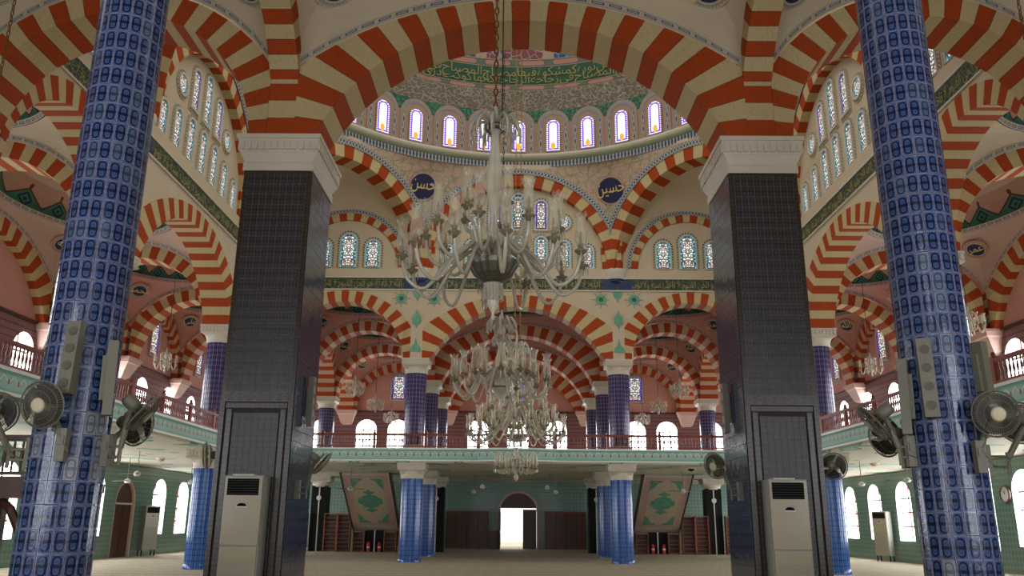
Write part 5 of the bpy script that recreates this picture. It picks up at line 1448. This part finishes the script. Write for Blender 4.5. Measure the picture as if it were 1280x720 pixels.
# ------------------------------------------------------------------ fans
def fan_meshes():
    b = MB()   # head points along +x
    r = .215
    def circ(x, rr, w): b.tube([(x, rr*cos(2*pi*k/24), rr*sin(2*pi*k/24)) for k in range(25)], w, 4, cap=False)
    circ(0, r, .009); circ(.045, r*.86, .0035); circ(.06, r*.6, .003); circ(-.06, r*.8, .0035); circ(.064, r*.34, .003); circ(-.085, r*.5, .003)
    for k in range(56):
        a = 2*pi*k/56; c_, s_ = cos(a), sin(a)
        b.tube([(0, r*c_, r*s_), (.045, r*.86*c_, r*.86*s_), (.064, r*.34*c_, r*.34*s_)], .0024, 3, cap=False)
        if k % 2 == 0: b.tube([(0, r*c_, r*s_), (-.06, r*.8*c_, r*.8*s_), (-.09, r*.3*c_, r*.3*s_)], .0018, 3, cap=False)
    cage = b.mesh('cage', 'grayplastic')
    b = MB(); n = 8
    for s_ in (1,):
        def bl(u, v):
            rr = .04+.155*u; w = (.55+.95*sin(min(1, u*1.1)*pi*.62)); a = (v-.5)*w*1.25+.35*u
            return (.02*(v-.5)*2-.002, rr*cos(a), rr*sin(a))
        b.grid(bl, 6, 6)
        b.grid(lambda u, v: (bl(u, v)[0]-.004, bl(u, v)[1], bl(u, v)[2]), 6, 6)
    blade = b.mesh('blade', 'fandark', smooth=True)
    Mx = Matrix.Rotation(pi/2, 4, 'Y')
    b = MB(); b.lathe([(0, .075), (.055, .072), (.068, .06), (.068, .05), (0, .05)], 20, mtx=Mx); hub = b.mesh('hub_disc', 'fancream')
    b = MB(); b.lathe([(0, -.24), (.05, -.23), (.065, -.20), (.068, -.10), (.05, -.06), (0, -.06)], 16, mtx=Mx); motor = b.mesh('motor', 'grayplastic', smooth=True)
    return cage, blade, hub, motor
CAGE, BLADE, HUB, MOTOR = fan_meshes()
def wall_fan(mount, head, face, label, bar=None):
    t = thing('wall_fan', label, 'fan', mount, 0)
    m, h, f_ = Vector(mount), Vector(head), Vector(face).normalized()
    back = h-f_*.15
    b = MB(); b.box(-.045, .045, -.04, .04, -.17, .13); b.box(-.03, .03, -.05, -.04, -.02, .06); b.build('wall_box', 'grayplastic', t, org=(0, 0, 0))
    j = Vector(bar)-m if bar else Vector((0, -.02, .05)); bk = back-m
    b = MB()
    if bar:
        b.tube([(0, 0, -.08), (j.x, j.y, -.08)], .012, 5); b.tube([(0, 0, .02), (j.x, j.y, .02)], .012, 5); b.tube([(j.x, j.y, -.16), (j.x, j.y, .06)], .018, 6)
    b.tube([(j.x, j.y, .0), tuple(j.lerp(bk, .35)+Vector((0, 0, -.02))), tuple(bk+Vector((0, 0, -.06))), tuple(bk)], [.028, .030, .026, .022], 8)
    b.build('bracket_arm', 'grayplastic', t, org=(0, 0, 0))
    b = MB(); pth = [Vector((.02, -.03, -.05)), Vector((.09, -.04, -.1))+j*.3, j+Vector((0, -.03, -.02)), j.lerp(bk, .6)+Vector((.02, -.02, 0))]
    b.tube([tuple(p) for p in pth], .005, 4); b.build('flex', 'grayplastic', t, org=(0, 0, 0))
    zx = f_; yy = Vector((0, 0, 1)).cross(zx).normalized(); xx = zx.cross(yy)
    M = Matrix((zx, yy, xx)).transposed().to_4x4(); M.translation = h-m
    mo = link('motor', MOTOR, t); mo.matrix_local = M
    link('cage', CAGE, mo); link('hub_disc', HUB, mo)
    for k in range(3): link('blade', BLADE, mo, (0, 0, 0), (2*pi*k/3+.6, 0, 0))
wall_fan((-4.24, 7.77, 2.27), (-4.40, 7.62, 2.60), (-.12, -1, -.22), 'grey wall fan facing out, on the front of the nearest left column')
wall_fan((-4.76, 8.2, 2.22), (-5.22, 8.25, 2.60), (-.45, .85, -.2), 'grey wall fan turned away, on the outer side of the nearest left column', (-4.98, 8.2, 2.22))
wall_fan((-4.02, 8.15, 2.25), (-3.72, 8.2, 2.60), (.70, .22, -.60), 'grey wall fan tilted down, on the nave side of the nearest left column', (-3.86, 8.12, 2.25))
wall_fan((-4.10, 8.40, 2.28), (-4.00, 8.72, 2.54), (.35, .9, -.05), 'wall fan half hidden behind the nave side of nearest left column')
wall_fan((-4.93, 13.95, 2.35), (-5.10, 13.8, 2.60), (-.9, -.35, -.1), 'wall fan on the outer side of the left rectangular pillar')
wall_fan((-3.65, 14.1, 2.1), (-3.26, 14.0, 2.50), (.72, .25, -.62), 'wall fan tilted down on the nave side of the left rectangular pillar', (-3.50, 14.1, 2.1))
wall_fan((4.34, 8.01, 2.24), (4.48, 7.88, 2.61), (-.15, -1, -.15), 'grey wall fan facing out, on the front of the nearest right column')
wall_fan((4.63, 8.45, 2.24), (5.15, 8.65, 2.62), (.25, .95, -.1), 'grey wall fan turned away, on the outer side of the nearest right column', (4.86, 8.45, 2.24))
wall_fan((3.88, 8.40, 2.32), (3.56, 8.45, 2.60), (-.70, .22, -.60), 'grey wall fan tilted down, on the nave side of the nearest right column', (3.76, 8.38, 2.32))
wall_fan((3.95, 8.66, 2.32), (3.88, 8.95, 2.50), (-.35, .9, -.05), 'wall fan half hidden behind the nave side of nearest right column')
wall_fan((4.93, 13.95, 2.28), (5.12, 13.8, 2.50), (.5, .8, -.05), 'wall fan seen from behind on the outer side of the right rectangular pillar')
wall_fan((3.65, 14.05, 2.12), (3.22, 13.9, 2.50), (-.80, -.65, -.30), 'wall fan on the nave side of the right rectangular pillar', (3.50, 14.05, 2.12))
for sx in (-1, 1):
    wall_fan((sx*10.15, 28.95, 6.55), (sx*9.85, 28.6, 6.75), (-sx*.8, -.5, -.4), 'pale wall fan upstairs on the far round side column, %s gallery' % SD[sx])
    wall_fan((sx*4.78, 40.6, 6.4), (sx*5.1, 40.3, 6.6), (sx*.7, -.7, -.2), 'small dark wall fan upstairs on the second %s gallery column' % SD[sx])
# ceiling fans
b = MB(); b.lathe([(0, -.14), (.08, -.13), (.12, -.07), (.10, 0), (.03, .04), (.02, .06)], 14); CFM = b.mesh('motor_housing', 'white', smooth=True)
b = MB(); b.box(.10, .68, -.06, .06, -.055, -.045); CFB = b.mesh('blade', 'grayplastic')
b = MB(); b.lathe([(.06, .70), (.05, .78)], 10); CFC = b.mesh('canopy_cup', 'white', smooth=True)
def ceiling_fan(x, y, z, lab):
    t = thing('ceiling_fan', lab, 'fan', (x, y, z), random.random(), 'ceiling fans under the gallery')
    link('motor_housing', CFM, t)
    for k in range(3): link('blade', CFB, t, (0, 0, 0), (R(8), 0, 2*pi*k/3))
    b = MB(); b.tube([(0, 0, .04), (0, 0, ZG0-z)], .014, 5); b.build('down_rod', 'grayplastic', t, org=(0, 0, 0))
CF = [(-15.1, 33.0, 3.05, 'near the arched side door'), (-13.2, 29.5, 3.15, 'second in the left aisle'), (-13.4, 35.0, 3.1, 'third in the left aisle'), (-12.6, 38.4, 3.1, 'behind the left round column'),
      (13.0, 32.2, 3.1, 'first in the right aisle'), (13.4, 29.3, 3.12, 'second in the right aisle'), (12.2, 37.6, 3.1, 'behind the right round column'),
      (-1.49, 37.3, 3.1, 'near the end door, left front'), (1.35, 37.6, 3.1, 'near the end door, right front'), (2.0, 43.6, 3.1, 'near the end door, right rear'), (-2.17, 43.6, 3.1, 'near the end door, left rear'),
      (-7.4, 38.0, 3.0, 'before the left staircase'), (7.4, 38.0, 3.0, 'before the right staircase')]
for x, y, z, l in CF: ceiling_fan(x, y, z, 'white ceiling fan under the gallery, '+l)
# ------------------------------------------------------------------ slim speakers
def speaker(c, w, h, rz, tilt, label, nd=4):
    t = thing('column_speaker', label, 'speaker', c, rz); t.rotation_euler = (tilt, 0, rz)
    b = MB(); b.box(-w/2, w/2, 0, .09, 0, h); b.build('cabinet', 'grayplastic', t, org=(0, 0, 0))
    me = SPK
    for k in range(nd): link('driver_cone', me, t, (0, -.001, h*(k+.6)/(nd+.2)))
    b = MB(); b.box(-.03, .03, .09, .13, h*.2, h*.8); b.build('wall_clip', 'grayplastic', t, org=(0, 0, 0))
b = MB(); b.lathe([(.045, 0), (.045, .006), (.02, .003), (0, .004)], 14, mtx=Matrix.Rotation(pi/2, 4, 'X')); SPK = b.mesh('driver_cone', 'drivergrey')
speaker((-4.28, 7.70, 2.72), .135, .70, -.1, -.04, 'slim speaker on the front of the nearest left column, above the fan')
speaker((-3.93, 8.0, 2.55), .13, .72, 2.0, -.03, 'slim speaker on the nave side of the nearest left column')
speaker((3.97, 8.05, 2.60), .135, .78, -.35, -.03, 'slim speaker on the front of the nearest right column')
speaker((3.80, 8.36, 2.46), .13, .75, -2.0, -.03, 'slim speaker on the nave side of the nearest right column')
speaker((4.62, 8.20, 2.74), .14, .62, 2.0, -.03, 'slim speaker on the outer side of the nearest right column')
speaker((-3.55, 14.38, 3.15), .16, .85, pi/2, 0, 'slim dark speaker on the nave side of the left rectangular pillar')
speaker((3.55, 14.5, 3.10), .16, .85, -pi/2, 0, 'slim dark speaker on the nave side of the right rectangular pillar')
# ------------------------------------------------------------------ air conditioners
def aircon(cx, y, rz, label, z0=0, w=.60, d=.36, h=2.26, stand=False):
    t = thing('floor_air_conditioner', label, 'air conditioner', (cx, y, z0), rz)
    O = (0, 0, 0)
    zb = .25 if stand else 0
    b = MB(); b.box(-w/2, w/2, 0, d, zb, h); b.build('cabinet', 'acgrey', t, org=O)
    b = MB(); b.box(-w/2+.01, w/2-.01, -.03, 0, 1.22, h-.02); b.build('upper_front_panel', 'acbody', t, org=O)
    b = MB(); b.box(-w/2+.02, w/2-.02, -.022, 0, zb+.03, 1.20); lp = b.build('lower_front_panel', 'acbody', t, org=O)
    b = MB()
    for k in range(24): b.box(-w/2+.06, w/2-.06, -.028, -.022, zb+.15+k*.036, zb+.165+k*.036)
    b.build('intake_grille', 'acgrey', lp, org=O)
    b = MB(); b.box(-w/2+.05, w/2-.06, -.034, -.03, h-.30, h-.05); vt = b.build('outlet', 'black', t, org=O)
    for k in range(6):
        b = MB(); b.box(-w/2+.06, w/2-.07, -.05, -.034, h-.275+k*.038, h-.268+k*.038); b.build('louvre', 'fandark', vt, org=O)
    b = MB(); P = [(.075*cos(pi*k/10), .035+.05*sin(pi*k/10)) for k in range(11)]; b.prism([(a, h-.50+z) for a, z in P], lambda a, z, q: (a, -.03-q, z), 0, .012); bd = b.build('badge', 'black', t, org=O)
    b = MB(); P = [(.09*cos(pi*k/10), .015+.075*sin(pi*k/10)) for k in range(11)]; b.prism([(a, h-.50+z) for a, z in P], lambda a, z, q: (a, -.03-q, z), 0, .006); b.build('badge_rim', 'white', t, org=O)
    b = MB(); b.box(-w/2+.1, -.02+w/4, .02, d-.08, h, h+.02); b.build('top_tray', 'white', t, org=O)
    if stand:
        for x in (-w/2+.04, w/2-.04):
            for yy in (.04, d-.04): b = MB(); b.box(x-.02, x+.02, yy-.02, yy+.02, 0, zb); b.build('leg', 'black', t, org=O)
aircon(-4.255, 13.22, 0, 'tall ivory floor air conditioner standing against the left rectangular pillar')
aircon(4.16, 13.22, 0, 'tall ivory floor air conditioner standing against the right rectangular pillar')
aircon(-16.45, 38.9, R(55), 'pale air conditioner on a stand between side door and windows, left aisle', stand=True, h=2.15, w=.7)
aircon(16.35, 38.9, R(-55), 'pale air conditioner on a stand between the windows, right aisle', stand=True, h=2.15, w=.7)
# wall clock
t = thing('wall_clock', 'round wall clock with dark rim on the green right wall', 'clock', (16.97, 29.75, 2.63))
Mx = Matrix.Rotation(-pi/2, 4, 'Y')
b = MB(); b.lathe([(.25, 0), (.31, 0), (.31, .05), (.27, .07), (.25, .05)], 28, mtx=Mx); b.build('rim', 'wooddark', t, org=(0, 0, 0))
b = MB(); b.lathe([(0, .035), (.26, .035)], 28, mtx=Mx); b.build('dial', 'white', t, org=(0, 0, 0))
b = MB(); b.tube([(-.045, 0, 0), (-.045, .07, .12)], .008, 4); b.build('hour_hand', 'black', t, org=(0, 0, 0))
b = MB(); b.tube([(-.045, 0, 0), (-.045, -.05, .17)], .006, 4); b.build('minute_hand', 'black', t, org=(0, 0, 0))
for k in range(12):
    a = 2*pi*k/12; b = MB(); b.tube([(-.04, .20*sin(a), .20*cos(a)), (-.04, .235*sin(a), .235*cos(a))], .006, 4); b.build('hour_mark', 'black', t, org=(0, 0, 0))
# flush lamps under the galleries
for q, (x, y) in enumerate(((-13.9, 33.0), (13.9, 33.0), (.1, 36.6), (7.6, 37.0))):
    t = thing('ceiling_speaker_dome', 'small round ceiling fixture under the gallery, ' + ['left aisle', 'right aisle', 'before the end door', 'before the right staircase'][q], 'ceiling fixture', (x, y, ZG0))
    b = MB(); b.lathe([(.16, 0), (.15, -.05), (.09, -.11), (0, -.13)], 16); b.build('shell', 'pinkstone' if abs(x) > 10 else 'black', t, True, org=(0, 0, 0))
    b = MB(); b.lathe([(.19, 0), (.19, -.02), (.14, -.02)], 16); b.build('collar', 'white', t, org=(0, 0, 0))
# chains at the picture edges
for sx, x, y in ((-1, -7.95, 11.3), (1, 7.75, 11.3)):
    t = thing('hanging_chain', 'rusty chain hanging in the %s near bay at the picture edge' % SD[sx], 'chain', (x, y, 8.4))
    b = MB(); chain(b, x, y, 7.0, 13, .035, .010); b.build('chain_run', 'rust', t)
    b = MB(); b.lathe([(.0, 6.9), (.05, 6.92), (.06, 6.98), (.02, 7.02)], 10, (x, y, 0)); b.build('end_ring', 'rust', t)
